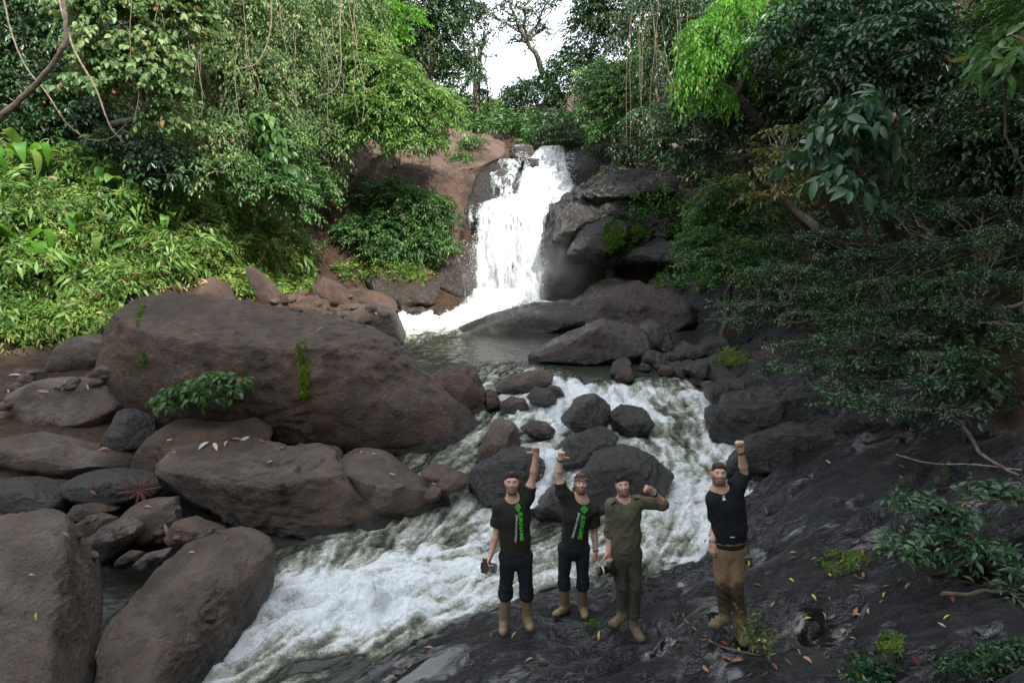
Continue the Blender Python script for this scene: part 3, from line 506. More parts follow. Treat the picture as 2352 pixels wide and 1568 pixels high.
fx = fx+.22*cx1; fy = fy-.22*cy1; fm = np.hypot(fx, fy)+1e-6; fx /= fm; fy /= fm
nN = 512; nz2 = np.random.default_rng(2).random((nN, nN)); nz2b = np.random.default_rng(8).random((nN, nN))
def lookup(A, x, y, h): i = (x/h); j_ = (y/h); i0 = np.floor(i).astype(int); j0 = np.floor(j_).astype(int); a_ = i-i0; b_ = j_-j0; g_ = lambda p, q: A[p % nN, q % nN]; return (g_(i0, j0)*(1-a_)+g_(i0+1, j0)*a_)*(1-b_)+(g_(i0, j0+1)*(1-a_)+g_(i0+1, j0+1)*a_)*b_
def near_idx(x, y): return np.clip(np.searchsorted(wy, y), 0, len(wy)-1), np.clip(((x-wx0[0])/.036).astype(int), 0, len(wx0)-1)
lic = np.zeros_like(WX); licb = np.zeros_like(WX)
for sg in (1, -1):
    x_, y_ = WX.copy(), WY.copy()
    for st_ in range(12):
        lic += lookup(nz2, x_, y_, .055); licb += lookup(nz2b, x_, y_, .16); ii, jj = near_idx(x_, y_); x_ = x_+sg*.055*fx[ii, jj]; y_ = y_+sg*.055*fy[ii, jj]
lic = (lic-lic.mean())/lic.std(); licb = (licb-licb.mean())/licb.std()
streak = .085*lic+.08*licb+.30*fbm(Qs*1.5+21, 5)-.02
hgt = hgt+turb*(.010*lic+.022*licb)
FOv = np.clip(FO+sstep(.05, .2, FO)*(streak+1.2*(hgt-.02)), 0, 1.2)
boil = np.exp(-(((WX-W(860,1390,8.5)[0])/.45)**2+((WY-8.45)/.3)**2)); hgt = hgt+boil*(.07+.12*np.maximum(ridged(Q_*3.1, 3), 0)); FOv = FOv+boil*.6
splash = np.exp(-(((WX+.6)/1.9)**2+((WY-27.3)/1.0)**2)); hgt = hgt+splash*(.35+.35*fbm(Q_*1.6, 3)); FOv = FOv+splash
Vw = np.stack([WX, WY, WZ_+hgt], -1)
keep = ((Vw[..., 2] > ground_z(WX, WY)-.25) | (FO > .5)); Fw = grid_faces(len(wx0), len(wy)); kf = keep.ravel()[Fw].any(1)
Fw = Fw[kf]; us = np.unique(Fw); rem = np.zeros(WX.size, int); rem[us] = np.arange(len(us))
river = obj('river_water', mesh_np('river_water', Vw.reshape(-1, 3)[us], rem[Fw], True, {'foam': FOv.ravel()[us]}), M['river'])
tag(river, 'dark pool and white foaming rapids of the forest river', kind='structure'); river['category'] = 'water'

# ------------------------------------------------------------------ the waterfall
def fall_mat():
    t = NT('falling_water'); p = t.pos(); d = t.attr('dens').outputs['Fac']
    s1 = t.noise(t.scale(p, (1, 1, .16)), 5.5, 6, .68, .5); s2 = t.noise(t.scale(p, (1, 1, .35)), 17, 5, .7, .4); s3 = t.noise(p, 40, 3, .6)
    a = t.math('ADD', d, t.math('MULTIPLY', t.math('SUBTRACT', s1, .5), 1.5)); a = t.math('ADD', a, t.math('MULTIPLY', t.math('SUBTRACT', s2, .5), 1.1)); a = t.math('ADD', a, t.math('MULTIPLY', t.math('SUBTRACT', s3, .5), .5))
    al = t.ramp(a, .34, .72)
    col = t.mix(t.ramp(a, .45, 1.25), (.30, .34, .36), (.84, .86, .87))
    nr = t.bump(t.math('ADD', s1, t.math('MULTIPLY', s2, .6)), .5, .12)
    b = t.bsdf(col, .5, nr, .3)
    tl = t.n('ShaderNodeBsdfTranslucent'); t.setv(tl.inputs['Color'], (.9, .92, .93))
    m1 = t.n('ShaderNodeMixShader'); m1.inputs[0].default_value = .25; t.l(b, m1.inputs[1]); t.l(tl.outputs[0], m1.inputs[2])
    tr = t.n('ShaderNodeBsdfTransparent'); mx = t.n('ShaderNodeMixShader'); t.l(al, mx.inputs[0]); t.l(tr.outputs[0], mx.inputs[1]); t.l(m1.outputs[0], mx.inputs[2])
    return t.end(mx.outputs[0])
M['fall'] = fall_mat()
FALL = thing('waterfall', 'white two step waterfall pouring over dark rock into the pool', 'waterfall', W(1160, 705, 27.6))
def fall_sheet(name, rows, nx=90, nz=150, amp=.16, dens=.9, edge=.16, seed=0):
    """rows: (v, uL, uR, Y) from top to bottom"""
    r = np.array(rows, float); t = np.linspace(0, 1, nz); tr = np.linspace(0, 1, len(r))
    v, uL, uR, Y = [np.interp(t, tr, r[:, i]) for i in range(4)]
    for q in (0,):
        ker = np.ones(9)/9
        sm = lambda a: np.convolve(np.pad(a, 4, mode='edge'), ker, 'valid')
        uL, uR, Y = sm(uL), sm(uR), sm(Y)
    s = np.linspace(0, 1, nx); L = np.array([W(a, b, c) for a, b, c in zip(uL, v, Y)]); R = np.array([W(a, b, c) for a, b, c in zip(uR, v, Y)])
    P = L[:, None]*(1-s)[None, :, None]+R[:, None]*s[None, :, None]
    Q = P*np.array([1.3, .6, .35])+seed; n = fbm(Q, 4)+.6*ridged(P*np.array([3.5, 1, .9])+seed, 3)*.5
    P[..., 1] -= amp*n+.25*np.sin(np.pi*s)[None]; P[..., 0] += .10*fbm(P*np.array([.8, .8, 1.4])+seed+9, 3)*np.abs(2*s-1)[None]**2
    e = np.minimum(s, 1-s)[None]/edge; d = dens*np.clip(e, 0, 1)**.6+.0*t[:, None]
    d = d-.45*(e < 1)*(1-np.clip(e, 0, 1))+.18*fbm(P*np.array([1.6, 1, .5])+seed+4, 3)
    return obj(name, mesh_np(name, P.reshape(-1, 3), grid_faces(nx, nz), True, {'dens': d.ravel()}), M['fall'], FALL)
fall_sheet('upper_fall', [(336,1236,1300,31.3),(345,1222,1305,31.0),(372,1195,1312,30.5),(410,1176,1330,30.0),(440,1172,1338,29.6),(468,1160,1316,29.1)], amp=.2, dens=.86, edge=.16, seed=3)
fall_sheet('upper_fall', [(334,1163,1236,31.1),(350,1165,1230,30.8),(372,1180,1225,30.4),(395,1195,1240,30.1)], 50, 60, .12, .52, .3, seed=8)
fall_sheet('upper_fall', [(366,1093,1215,30.6),(380,1097,1215,30.3),(410,1110,1200,29.4),(440,1116,1200,29.2),(472,1122,1215,29.0)], 70, 90, .14, .56, .22, seed=12)
fall_sheet('lower_fall', [(446,1150,1310,29.4),(456,1118,1285,29.1),(468,1086,1278,28.8),(500,1080,1268,28.4),(560,1078,1260,28.1),(640,1074,1256,27.8),(716,1058,1258,27.5)], 110, 220, .24, .90, .13, seed=21)
fall_sheet('lower_fall', [(470,1068,1100,28.7),(500,1066,1098,28.4),(560,1074,1100,28.0),(640,1076,1100,27.8),(705,1066,1100,27.6)], 30, 160, .1, .42, .4, seed=31)
fall_sheet('side_trickle', [(548,1066,1082,27.6),(560,1046,1056,27.5),(580,1044,1054,27.3),(610,1056,1064,27.3),(650,1064,1072,27.2),(690,1066,1074,27.2)], 12, 120, .05, .50, .5, seed=41)
fall_sheet('lower_fall', [(660,1074,1240,27.4),(690,1050,1236,27.0),(715,1010,1190,26.4),(735,965,1080,25.4),(752,928,1010,24.2)], 110, 90, .25, .95, .22, seed=51)
# the chute between boulders and the lip cascade
fall_sheet('chute', [(1022,1245,1300,11.9),(1040,1240,1290,11.6),(1080,1228,1282,11.2),(1120,1205,1275,10.8),(1150,1180,1262,10.55)], 50, 80, .06, .9, .22, seed=61)
# ------------------------------------------------------------------ foliage
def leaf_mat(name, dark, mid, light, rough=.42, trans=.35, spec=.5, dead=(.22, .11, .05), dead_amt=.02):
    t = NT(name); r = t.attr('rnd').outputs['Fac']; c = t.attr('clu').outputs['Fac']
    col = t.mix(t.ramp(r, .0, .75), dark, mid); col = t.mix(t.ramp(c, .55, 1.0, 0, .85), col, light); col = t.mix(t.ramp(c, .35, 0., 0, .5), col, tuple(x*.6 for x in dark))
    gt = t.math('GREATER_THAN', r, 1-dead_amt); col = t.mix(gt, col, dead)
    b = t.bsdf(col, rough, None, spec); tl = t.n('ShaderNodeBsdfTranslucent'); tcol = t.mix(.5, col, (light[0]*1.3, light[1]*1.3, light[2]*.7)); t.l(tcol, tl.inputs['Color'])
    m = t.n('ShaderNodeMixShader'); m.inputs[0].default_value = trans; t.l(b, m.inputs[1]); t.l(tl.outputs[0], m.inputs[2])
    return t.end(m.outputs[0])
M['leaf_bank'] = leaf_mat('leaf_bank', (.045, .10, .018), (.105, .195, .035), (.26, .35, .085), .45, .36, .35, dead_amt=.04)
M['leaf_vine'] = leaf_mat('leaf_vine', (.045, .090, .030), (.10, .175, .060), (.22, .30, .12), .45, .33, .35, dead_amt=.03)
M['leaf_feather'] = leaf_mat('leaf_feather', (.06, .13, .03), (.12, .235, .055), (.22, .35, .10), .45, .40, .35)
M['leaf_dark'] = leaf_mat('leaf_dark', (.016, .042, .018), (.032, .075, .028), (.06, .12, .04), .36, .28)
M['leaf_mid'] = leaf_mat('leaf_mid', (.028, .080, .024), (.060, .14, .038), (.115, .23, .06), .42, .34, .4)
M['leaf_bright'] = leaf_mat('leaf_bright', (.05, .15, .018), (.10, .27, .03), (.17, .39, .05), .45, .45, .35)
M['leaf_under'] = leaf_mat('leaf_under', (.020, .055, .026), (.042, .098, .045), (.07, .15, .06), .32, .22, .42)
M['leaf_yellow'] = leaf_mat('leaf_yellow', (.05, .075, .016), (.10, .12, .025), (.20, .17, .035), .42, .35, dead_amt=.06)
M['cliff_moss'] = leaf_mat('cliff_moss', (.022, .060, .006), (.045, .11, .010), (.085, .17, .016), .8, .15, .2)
M['moss'] = leaf_mat('moss_green', (.05, .11, .008), (.10, .19, .012), (.19, .28, .02), .8, .2, .2)
M['bark'] = plain('bark', (.10, .085, .065), .85, .3, .45, 9, .6)
M['bark_pale'] = plain('bark_pale', (.24, .21, .17), .8, .3, .4, 7, .5)
M['liana'] = plain('liana_bark', (.17, .135, .10), .85, .3, .4, 14, .4)
UP = np.array([0, 0, 1.])
def nrmz(a): return a/(np.linalg.norm(a, axis=-1, keepdims=True)+1e-9)
def leaf_geo(P, D, N, L, Wd, hi=True, fold=.22, curl=.25):
    """one folded leaf blade per row"""
    S = np.cross(D, N); L = np.asarray(L)[:, None]; Wd = np.asarray(Wd)[:, None]; n = len(P)
    if hi == 2:
        rows = [P]; 
        for tt, ww, up_ in ((.18, .72, .03), (.45, 1., .05), (.74, .66, .02)):
            c = P+D*L*tt-N*L*curl*tt*tt*.9; rows += [c+S*Wd*.5*ww+N*Wd*fold*ww, c, c-S*Wd*.5*ww+N*Wd*fold*ww]
        rows.append(P+D*L*.98-N*L*curl*.95); V = np.stack(rows, 1).reshape(-1, 3); b = np.arange(n)[:, None]*11
        T_ = [[0, 2, 1], [0, 3, 2], [1, 2, 4], [2, 5, 4], [2, 3, 5], [3, 6, 5], [4, 5, 7], [5, 8, 7], [5, 6, 8], [6, 9, 8], [7, 8, 10], [8, 9, 10]]
        Fc = np.stack([b+np.array([q]) for q in T_], 1).reshape(-1, 3); return V, Fc, 11
    if hi:
        m = P+D*L*.5+N*L*.04; tip = P+D*L*.97-N*L*curl; l = P+D*L*.42+S*Wd*.5+N*Wd*fold; r = P+D*L*.42-S*Wd*.5+N*Wd*fold
        V = np.stack([P, r, tip, l, m], 1).reshape(-1, 3); b = np.arange(n)[:, None]*5
        Fc = np.stack([b+np.array([[0, 1, 4]]), b+np.array([[1, 2, 4]]), b+np.array([[2, 3, 4]]), b+np.array([[3, 0, 4]])], 1).reshape(-1, 3); k = 5
    else:
        tip = P+D*L*.98-N*L*curl; l = P+D*L*.45+S*Wd*.5+N*Wd*fold; r = P+D*L*.45-S*Wd*.5+N*Wd*fold
        V = np.stack([P, r, tip, l], 1).reshape(-1, 3); b = np.arange(n)[:, None]*4
        Fc = np.stack([b+np.array([[0, 1, 2]]), b+np.array([[0, 2, 3]])], 1).reshape(-1, 3); k = 4
    return V, Fc, k
class Fol:
    def __init__(s, seed=0): s.r = np.random.default_rng(seed); s.V = []; s.F = []; s.R = []; s.C = []; s.n = 0; s.count = 0
    def leaves(s, P, D, N, L, Wd, clu, hi=True, fold=.22, curl=.25):
        D = nrmz(D); N = nrmz(N-D*(N*D).sum(1, keepdims=True)); V, Fc, k = leaf_geo(P, D, N, L, Wd, hi, fold, curl)
        s.V.append(V); s.F.append(Fc+s.n); s.n += len(V); s.R.append(np.repeat(s.r.random(len(P)), k)); s.C.append(np.repeat(clu, k)); s.count += len(P)
    def sprays(s, P, D, U, m=9, L=.5, ll=.13, lw=.05, droop=.3, hi=True, side=.9, leafdroop=.35, clu=None):
        n = len(P); r = s.r; D = nrmz(D); U = nrmz(U-D*(U*D).sum(1, keepdims=True)); S = np.cross(D, U)
        t = np.linspace(.12, 1, m)[None, :, None]; Ls = (L*r.uniform(.7, 1.25, n))[:, None, None]
        pos = P[:, None]+D[:, None]*Ls*t-UP*Ls*droop*t**2
        sg = np.where(np.arange(m) % 2 == 0, 1., -1.)[None, :, None]; sg = sg*np.where(np.arange(m) == m-1, .1, 1)[None, :, None]
        ld = D[:, None]*.55+S[:, None]*side*sg-UP*(droop*t+leafdroop*r.uniform(.2, 1.3, (n, m, 1)))+r.normal(size=(n, m, 3))*.22
        ln = U[:, None]+r.normal(size=(n, m, 3))*.38
        sc = r.uniform(.65, 1.25, (n, m)); clu = r.random(n) if clu is None else clu
        s.leaves(pos.reshape(-1, 3), ld.reshape(-1, 3), ln.reshape(-1, 3), (ll*sc).ravel(), (lw*sc).ravel(), np.repeat(clu, m), hi)
    def mesh(s, name): return mesh_np(name, np.concatenate(s.V), np.concatenate(s.F), False, {'rnd': np.concatenate(s.R), 'clu': np.concatenate(s.C)})
def blob_of(u, v, ru, rv, Y, ky=.8):
    c = W(u, v, Y); k = Y/F; return c, np.array([ru*k, max(min(ru, rv*1.6)*k*ky, .25), rv*k])
def fill(f, blobs, dens=60, m=9, L=.5, ll=.13, lw=.05, droop=.3, hi=True, gap=.0, freq=1.2, flat=.0, inner=.25, leafdroop=.35, side=.9):
    """leafy sprays over the shell of crown blobs; gap in -1..1 opens holes"""
    dens = dens*.78; ll = ll*1.08; lw = lw*1.10
    for c, rad in blobs:
        area = math.pi*(rad[0]*rad[2]+rad[0]*rad[1]*.5+rad[1]*rad[2]*.5); n = int(dens*area)+6
        d = nrmz(f.r.normal(size=(n, 3))); d[:, 2] = np.where(d[:, 2] < -.35, -d[:, 2], d[:, 2])
        rr_ = 1-inner*f.r.random(n)**1.5*1.6; bump = 1+.22*fbm(d*1.7+c, 3); P = c+d*rad*(rr_*bump)[:, None]
        nz = fbm(P*freq+3.3, 3); k = nz > gap-.55; P = P[k]; d = d[k]
        if len(P) == 0: continue
        n_ = nrmz(d/rad); D = n_*np.array([1, 1, .45])*(1-flat)+f.r.normal(size=P.shape)*.38*np.array([1, 1, .4+.3*(1-flat)]); U = UP*(.75+flat)+n_*.5*(1-flat)+f.r.normal(size=P.shape)*.22
        clu = np.clip(.5+.7*fbm(P*1.6+7, 2)+.22*f.r.normal(size=len(P)), 0, 1)
        f.sprays(P-nrmz(D)*L*.4, D, U, m, L, ll, lw, droop, hi, side, leafdroop, clu)
def wob(a, b, n, amp, seed, sag=0.):
    t = np.linspace(0, 1, n)[:, None]; a = np.asarray(a, float); b = np.asarray(b, float); r = np.random.default_rng(seed).uniform(-40, 40, 3)
    p = a+(b-a)*t; p = p+amp*np.sin(np.pi*t)**.7*np.stack([fbm(np.concatenate([t*3, t*0, t*0], 1)+r, 3), fbm(np.concatenate([t*3, t*0+5, t*0], 1)+r, 3), .5*fbm(np.concatenate([t*3, t*0+9, t*0], 1)+r, 3)], 1)
    p[:, 2] -= (sag*4*t*(1-t))[:, 0]; return p
TREES = []
def tree(name, label, blobs, mat, base=None, trunk_r=.16, bark='bark', cat='tree', group=None, seed=1, limbs=7, fol=None, twig=.02, lean=(0, 0), **kw):
    """blobs in pixels: (u, v, ru, rv, Y[, ky]); the trunk goes down to the ground below the crown or to base"""
    B = [blob_of(*b) for b in blobs]; r = np.random.default_rng(seed+900)
    C = np.mean([b[0] for b in B], 0); C[2] = np.min([b[0][2] for b in B])
    if base is None: base = np.array([C[0]+lean[0], C[1]+.3+lean[1], 0]); base[2] = ground_z(base[0], base[1])-.1
    else: base = np.array(base, float)
    t = thing(name, label, cat, base, group); j = Join()
    tp = wob(base, C, 10, .35*min(1, np.linalg.norm(C-base)/4), seed); V, Q = tube(tp, np.linspace(trunk_r*1.25, trunk_r*.6, 10), 8); j.add(V, Q)
    for c, rad in B:
        a = tp[-1] if np.linalg.norm(c-tp[-1]) > .01 else tp[-2]
        lp = wob(a, c, 7, .25, seed+int(abs(c[0]*10))); V, Q = tube(lp, np.linspace(trunk_r*.55, trunk_r*.2, 7), 6); j.add(V, Q)
        for i in range(limbs):
            d = nrmz(r.normal(size=3)); d[2] = abs(d[2])*.6; e = c+d*rad*.9; s = lp[r.integers(3, 7)]
            V, Q = tube(wob(s, e, 6, .2*np.linalg.norm(e-s), seed+i*7+int(abs(c[2]*9))), np.linspace(max(trunk_r*.18, .015), twig*.4, 6), 4); j.add(V, Q)
    obj('trunk', j.mesh('trunk'), M[bark], t)
    f = fol or Fol(seed); fill(f, B, **kw); obj('crown', f.mesh('crown'), M[mat], t); TREES.append(f.count); return t

# --- left wall of vines and trees
tree('vine_tree', 'pale heart leaved climber hanging over the shaded hollow of the left bank', [(250,60,110,90,19),(330,170,90,100,19),(300,-40,160,60,19.5),(230,170,60,70,18.7),(400,60,70,90,19.5),(390,270,60,60,19.4)], 'leaf_vine', seed=1, dens=42, ll=.165, lw=.10, m=9, L=.6, gap=.22, hi=2, leafdroop=.7, trunk_r=.12, lean=(-4, 4.5))
tree('vine_tree', 'grey green tree smothered in vines over the bright leafy bank', [(520,40,110,100,23),(560,180,100,110,22.6),(470,200,80,100,22.4),(600,300,90,90,22.6),(490,330,90,80,21.4),(640,60,80,110,24),(430,-40,160,60,23),(660,220,60,100,24),(540,400,80,60,20.8),(640,420,70,60,22)], 'leaf_vine', seed=2, dens=48, ll=.13, lw=.06, m=8, L=.5, gap=.12, leafdroop=.8, droop=.7, lean=(-3, 5), hi=False)
tree('vine_tree', 'yellowish vine covered tree beside the feathery pale tree', [(740,60,90,110,26),(780,200,80,120,26),(700,220,60,120,25),(720,330,70,70,24.6),(830,60,60,90,27),(790,310,50,70,25.5),(735,410,50,60,25.5)], 'leaf_vine', seed=3, dens=46, ll=.14, lw=.06, m=8, L=.5, gap=.12, leafdroop=.8, droop=.8, lean=(-2.5, 4.5), hi=False)
tree('feathery_tree', 'feathery pale green tree leaning over the red brown rock slope', [(880,170,80,45,25.5),(930,225,95,45,25.2),(860,250,80,45,25),(970,275,85,40,25.4),(890,300,100,35,25),(1000,240,55,35,26),(840,120,60,50,26),(960,325,70,28,25)], 'leaf_feather', base=W(800, 430, 27), seed=4, dens=62, ll=.16, lw=.06, m=12, L=.75, flat=.5, droop=.45, gap=.1, trunk_r=.13, side=1.1, hi=False)
tree('tall_tree', 'dark tall tree behind the feathery pale tree', [(960,20,90,80,33),(1000,110,70,80,33),(900,60,60,70,32),(1030,40,50,90,34),(1050,170,45,60,33),(980,-60,130,50,34)], 'leaf_dark', seed=5, dens=34, ll=.19, lw=.075, m=8, L=.7, gap=.15, hi=False)
tree('slender_tree', 'thin sparse leaved tree against the bright sky gap', [(1085,40,40,50,36),(1100,120,32,40,36),(1090,190,32,40,35.5),(1070,240,36,36,35),(1115,60,28,40,37),(1105,230,22,30,36)], 'leaf_dark', seed=6, dens=26, ll=.2, lw=.07, m=8, L=.7, gap=.55, freq=1.6, hi=False, droop=.6)
tree('bright_crown_tree', 'fresh green tree crown above the feathery pale tree', [(870,25,45,38,28.5),(930,45,45,30,28.5),(905,85,36,24,28.2)], 'leaf_bright', seed=7, dens=46, ll=.17, lw=.07, m=9, L=.6, gap=.1, hi=False)
tree('leaf_screen', 'dark foliage at the back of the shaded hollow on the left bank', [(60,80,130,120,23),(60,250,130,120,22),(180,300,130,100,22.5),(300,370,110,70,21.5),(150,150,150,120,24),(390,400,90,60,20.6)], 'leaf_dark', seed=8, dens=34, ll=.17, lw=.08, m=8, gap=.05, cat='shrub', lean=(-3, 3), hi=False)
tree('leafy_shrub', 'shrub with rounded leaves overhanging the pale bank edge', [(640,340,70,60,22.5),(690,410,55,50,23),(610,430,70,50,20.8),(735,450,36,40,23.6),(680,480,50,50,21.8)], 'leaf_mid', seed=9, dens=55, ll=.14, lw=.065, m=8, cat='shrub', base=W(680, 520, 23.5), trunk_r=.07, hi=False)
tree('climbing_plant', 'large leaved climbing plant on the vine covered slope', [(600,285,20,26,20.9),(622,320,22,30,20.9),(640,365,22,30,20.9),(655,405,20,24,21)], 'leaf_mid', seed=10, dens=30, hi=2, ll=.27, lw=.15, m=4, L=.4, cat='climber', leafdroop=1.2, base=W(640, 430, 22), trunk_r=.04)
tree('dense_bush', 'dense dark green bush hanging on the cliff left of the falls', [(890,450,70,45,27.6),(950,480,80,50,27.4),(1000,500,48,50,27.3),(900,530,100,55,27.3),(985,560,60,45,27),(830,540,70,50,27.5),(920,580,90,40,26.9)], 'leaf_mid', base=W(930, 560, 28.6), seed=11, dens=75, ll=.13, lw=.055, m=9, L=.45, flat=.3, cat='bush', trunk_r=.07, hi=False)
tree('dense_bush', 'dark little bush in the shade of the red brown slope', [(815,430,32,30,28),(835,460,30,26,28)], 'leaf_dark', base=W(825, 470, 28.8), seed=12, dens=60, ll=.13, lw=.05, cat='bush', trunk_r=.05, hi=False)
for i, (u, v, ru, rv, Y, lb) in enumerate([(1085,328,28,15,30.2,'small round bush on top of the red brown rock'), (1062,362,22,12,29.6,'little bush below the round bush on the red brown rock'), (985,330,22,16,29.2,'small tuft of leaves on the crest of the red brown rock')]):
    tree('rock_bush', lb, [(u, v, ru, rv, Y)], 'leaf_mid', base=W(u, v+rv*.8, Y+.4), seed=20+i, dens=90, ll=.12, lw=.05, cat='bush', trunk_r=.04)
# --- valley behind the crest
for i, (bl, mt) in enumerate([([(1130,285,50,50,52), (1170,320,45,40,46)], 'leaf_feather'), ([(1190,300,60,50,44), (1230,330,60,30,40)], 'leaf_mid'), ([(1120,330,50,30,42)], 'leaf_bright'), ([(1090,290,50,60,44)], 'leaf_mid'), ([(1150,262,22,34,60), (1175,280,20,26,58)], 'leaf_feather')]):
    tree('valley_tree', ['pale green tree in the valley behind the falls crest', 'rounded tree right behind the falls crest', 'low bright bush behind the red brown rock', 'tree filling the valley edge under the slender tree', 'farthest small tree under the sky gap'][i], bl, mt, seed=30+i, dens=26, ll=.24, lw=.11, m=8, L=.9, hi=False, trunk_r=.2)
# --- right side
tree('tall_tree', 'tall dark tree right of the sky gap', [(1230,250,70,70,36),(1320,205,75,85,36),(1190,225,40,24,37),(1370,90,70,90,36),(1270,300,80,40,34),(1420,40,90,80,35),(1400,-40,90,50,36)], 'leaf_dark', seed=41, dens=34, ll=.19, lw=.075, m=8, L=.75, hi=False, gap=.05)
tree('bare_limbed_tree', 'leaning tree with dark bare limbs against the bright sky', [(1185,60,36,18,38),(1210,30,30,16,38),(1200,95,34,12,38),(1240,70,24,18,38),(1170,10,40,16,38),(1255,10,36,18,38)], 'leaf_dark', base=W(1280, 210, 38.5), seed=42, dens=16, ll=.2, lw=.08, m=7, L=.7, hi=False, gap=.3, limbs=12, trunk_r=.17, twig=.05)
tree('leafy_tree', 'mid green tree leaning from the right bank towards the falls', [(1390,190,60,50,29),(1430,240,75,55,28.5),(1380,260,50,50,28.8),(1460,190,60,50,29),(1420,310,70,40,28.2)], 'leaf_mid', seed=43, dens=52, ll=.15, lw=.065, m=9, L=.6, gap=.05, hi=False)
tree('vine_tree', 'tree hung with long grey lianas over the right cliff', [(1500,60,80,90,26.5),(1530,180,70,80,26),(1490,290,70,50,25.5),(1560,300,60,60,25),(1580,60,70,100,26),(1470,340,60,30,26)], 'leaf_dark', seed=44, dens=42, ll=.14, lw=.06, m=8, L=.5, droop=.8, leafdroop=.8, gap=.1, lean=(3.5, 4), hi=False)
tree('dark_tree', 'dark spreading shrub with pinnate leaves beside the falls crest', [(1300,300,80,22,31.5),(1350,320,80,20,31),(1420,350,70,25,30),(1250,315,50,16,33)], 'leaf_dark', seed=45, dens=52, ll=.15, lw=.05, m=10, L=.7, flat=.6, cat='shrub', hi=False)
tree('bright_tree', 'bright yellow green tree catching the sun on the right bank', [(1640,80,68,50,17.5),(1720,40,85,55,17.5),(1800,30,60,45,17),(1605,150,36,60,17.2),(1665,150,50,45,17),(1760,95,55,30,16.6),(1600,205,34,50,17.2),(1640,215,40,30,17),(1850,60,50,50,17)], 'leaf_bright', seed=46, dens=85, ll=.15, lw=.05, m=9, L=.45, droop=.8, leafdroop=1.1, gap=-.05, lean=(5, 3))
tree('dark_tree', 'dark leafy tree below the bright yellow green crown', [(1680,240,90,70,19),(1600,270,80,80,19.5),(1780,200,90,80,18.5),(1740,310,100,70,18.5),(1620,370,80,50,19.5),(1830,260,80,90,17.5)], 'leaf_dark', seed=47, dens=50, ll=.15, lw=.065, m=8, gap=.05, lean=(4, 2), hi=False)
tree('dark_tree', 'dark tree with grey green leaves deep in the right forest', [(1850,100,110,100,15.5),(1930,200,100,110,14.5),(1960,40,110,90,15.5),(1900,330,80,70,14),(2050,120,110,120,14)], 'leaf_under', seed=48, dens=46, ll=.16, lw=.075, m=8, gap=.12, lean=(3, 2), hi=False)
tree('glossy_leaved_tree', 'tree with large glossy leaves drooping before the dark forest', [(1950,290,60,60,11),(1900,360,50,45,11),(2000,250,50,50,11),(1930,420,45,45,10.6),(1990,370,50,60,11.2),(2060,300,50,60,11.4)], 'leaf_under', base=(7.6, 12.6, 2.0), seed=49, dens=24, hi=2, ll=.26, lw=.105, m=6, L=.55, leafdroop=.9, gap=.3, trunk_r=.035)
tree('pale_trunk_tree', 'thin pale trunked tree with yellowish layered leaves', [(1790,345,60,14,14),(1760,395,55,14,14),(1830,430,70,14,13.8),(1800,300,46,12,14),(1740,450,50,14,14),(1880,390,50,14,14)], 'leaf_yellow', base=W(1872, 520, 14.2), seed=50, dens=46, ll=.14, lw=.055, m=8, flat=.8, bark='bark_pale', trunk_r=.075, twig=.015)
tree('round_bush', 'rounded green bush right of the mossy cliff', [(1690,450,75,45,21),(1640,480,60,40,21.5),(1740,490,70,45,20.5),(1680,520,100,40,21)], 'leaf_mid', seed=51, dens=62, ll=.14, lw=.06, cat='bush', trunk_r=.08, hi=False)
tree('overhanging_bush', 'bush overhanging black rocks at the far side of the dark pool', [(1630,600,70,30,19.5),(1690,620,80,34,19),(1740,580,90,40,19.2),(1600,570,60,30,20.5),(1640,560,80,34,20),(1780,640,80,36,18)], 'leaf_mid', seed=52, dens=70, ll=.11, lw=.045, m=9, L=.45, flat=.4, cat='bush', trunk_r=.08, hi=False)
shrubs = [
 ('layered_shrub', 'dark layered shrub whose lowest bough reaches over the dark pool', [(1760,700,125,18,12.5),(1860,670,110,20,12.2),(1720,735,80,10,12.6),(1900,720,120,22,12),(1810,620,100,20,12.8)], (7.0, 12.5, 1.8), 61),
 ('layered_shrub', 'dark shrub with flat tiers of blue green leaves above the shore rocks', [(1880,790,150,18,10.6),(1840,845,110,14,10.6),(1980,830,130,20,10.2),(2020,770,150,24,10.3),(1960,880,110,16,10)], (5.9, 10.2, 1.3), 62),
 ('layered_shrub', 'dark shrub with tiered boughs over the black slab', [(2010,930,140,16,9.3),(1960,910,80,12,9.6),(2140,880,130,22,9.2),(2130,940,110,18,9),(2200,820,130,26,9.4)], (6.3, 9.2, 1.6), 63),
 ('layered_shrub', 'tall dark shrub with silvery tiers at the forest edge', [(2000,590,150,22,11.6),(2080,650,160,24,11.2),(1950,540,110,18,12.2),(2150,570,150,26,11.6),(2180,710,160,28,10.8),(2050,720,140,20,11)], (8.2, 11.6, 2.8), 64),
 ('layered_shrub', 'dim shrub with fine tiers under the black forest', [(2280,640,110,30,10),(2320,540,120,34,11),(2260,470,130,30,12),(2100,490,130,26,12.6),(2330,760,90,28,9.4)], (9.0, 10.6, 3.4), 65)]
for nm, lb, bl, bs, sd_ in shrubs:
    bl = [(u_, v_, a_, b_*.7, Y_) for u_, v_, a_, b_, Y_ in bl]
    tree(nm, lb, bl, 'leaf_under', base=bs, seed=sd_, dens=105, hi=False, ll=.068, lw=.028, m=13, L=.42, flat=.95, gap=.08, inner=.6, cat='shrub', trunk_r=.045, droop=.12, leafdroop=.18, limbs=9, freq=1.8)
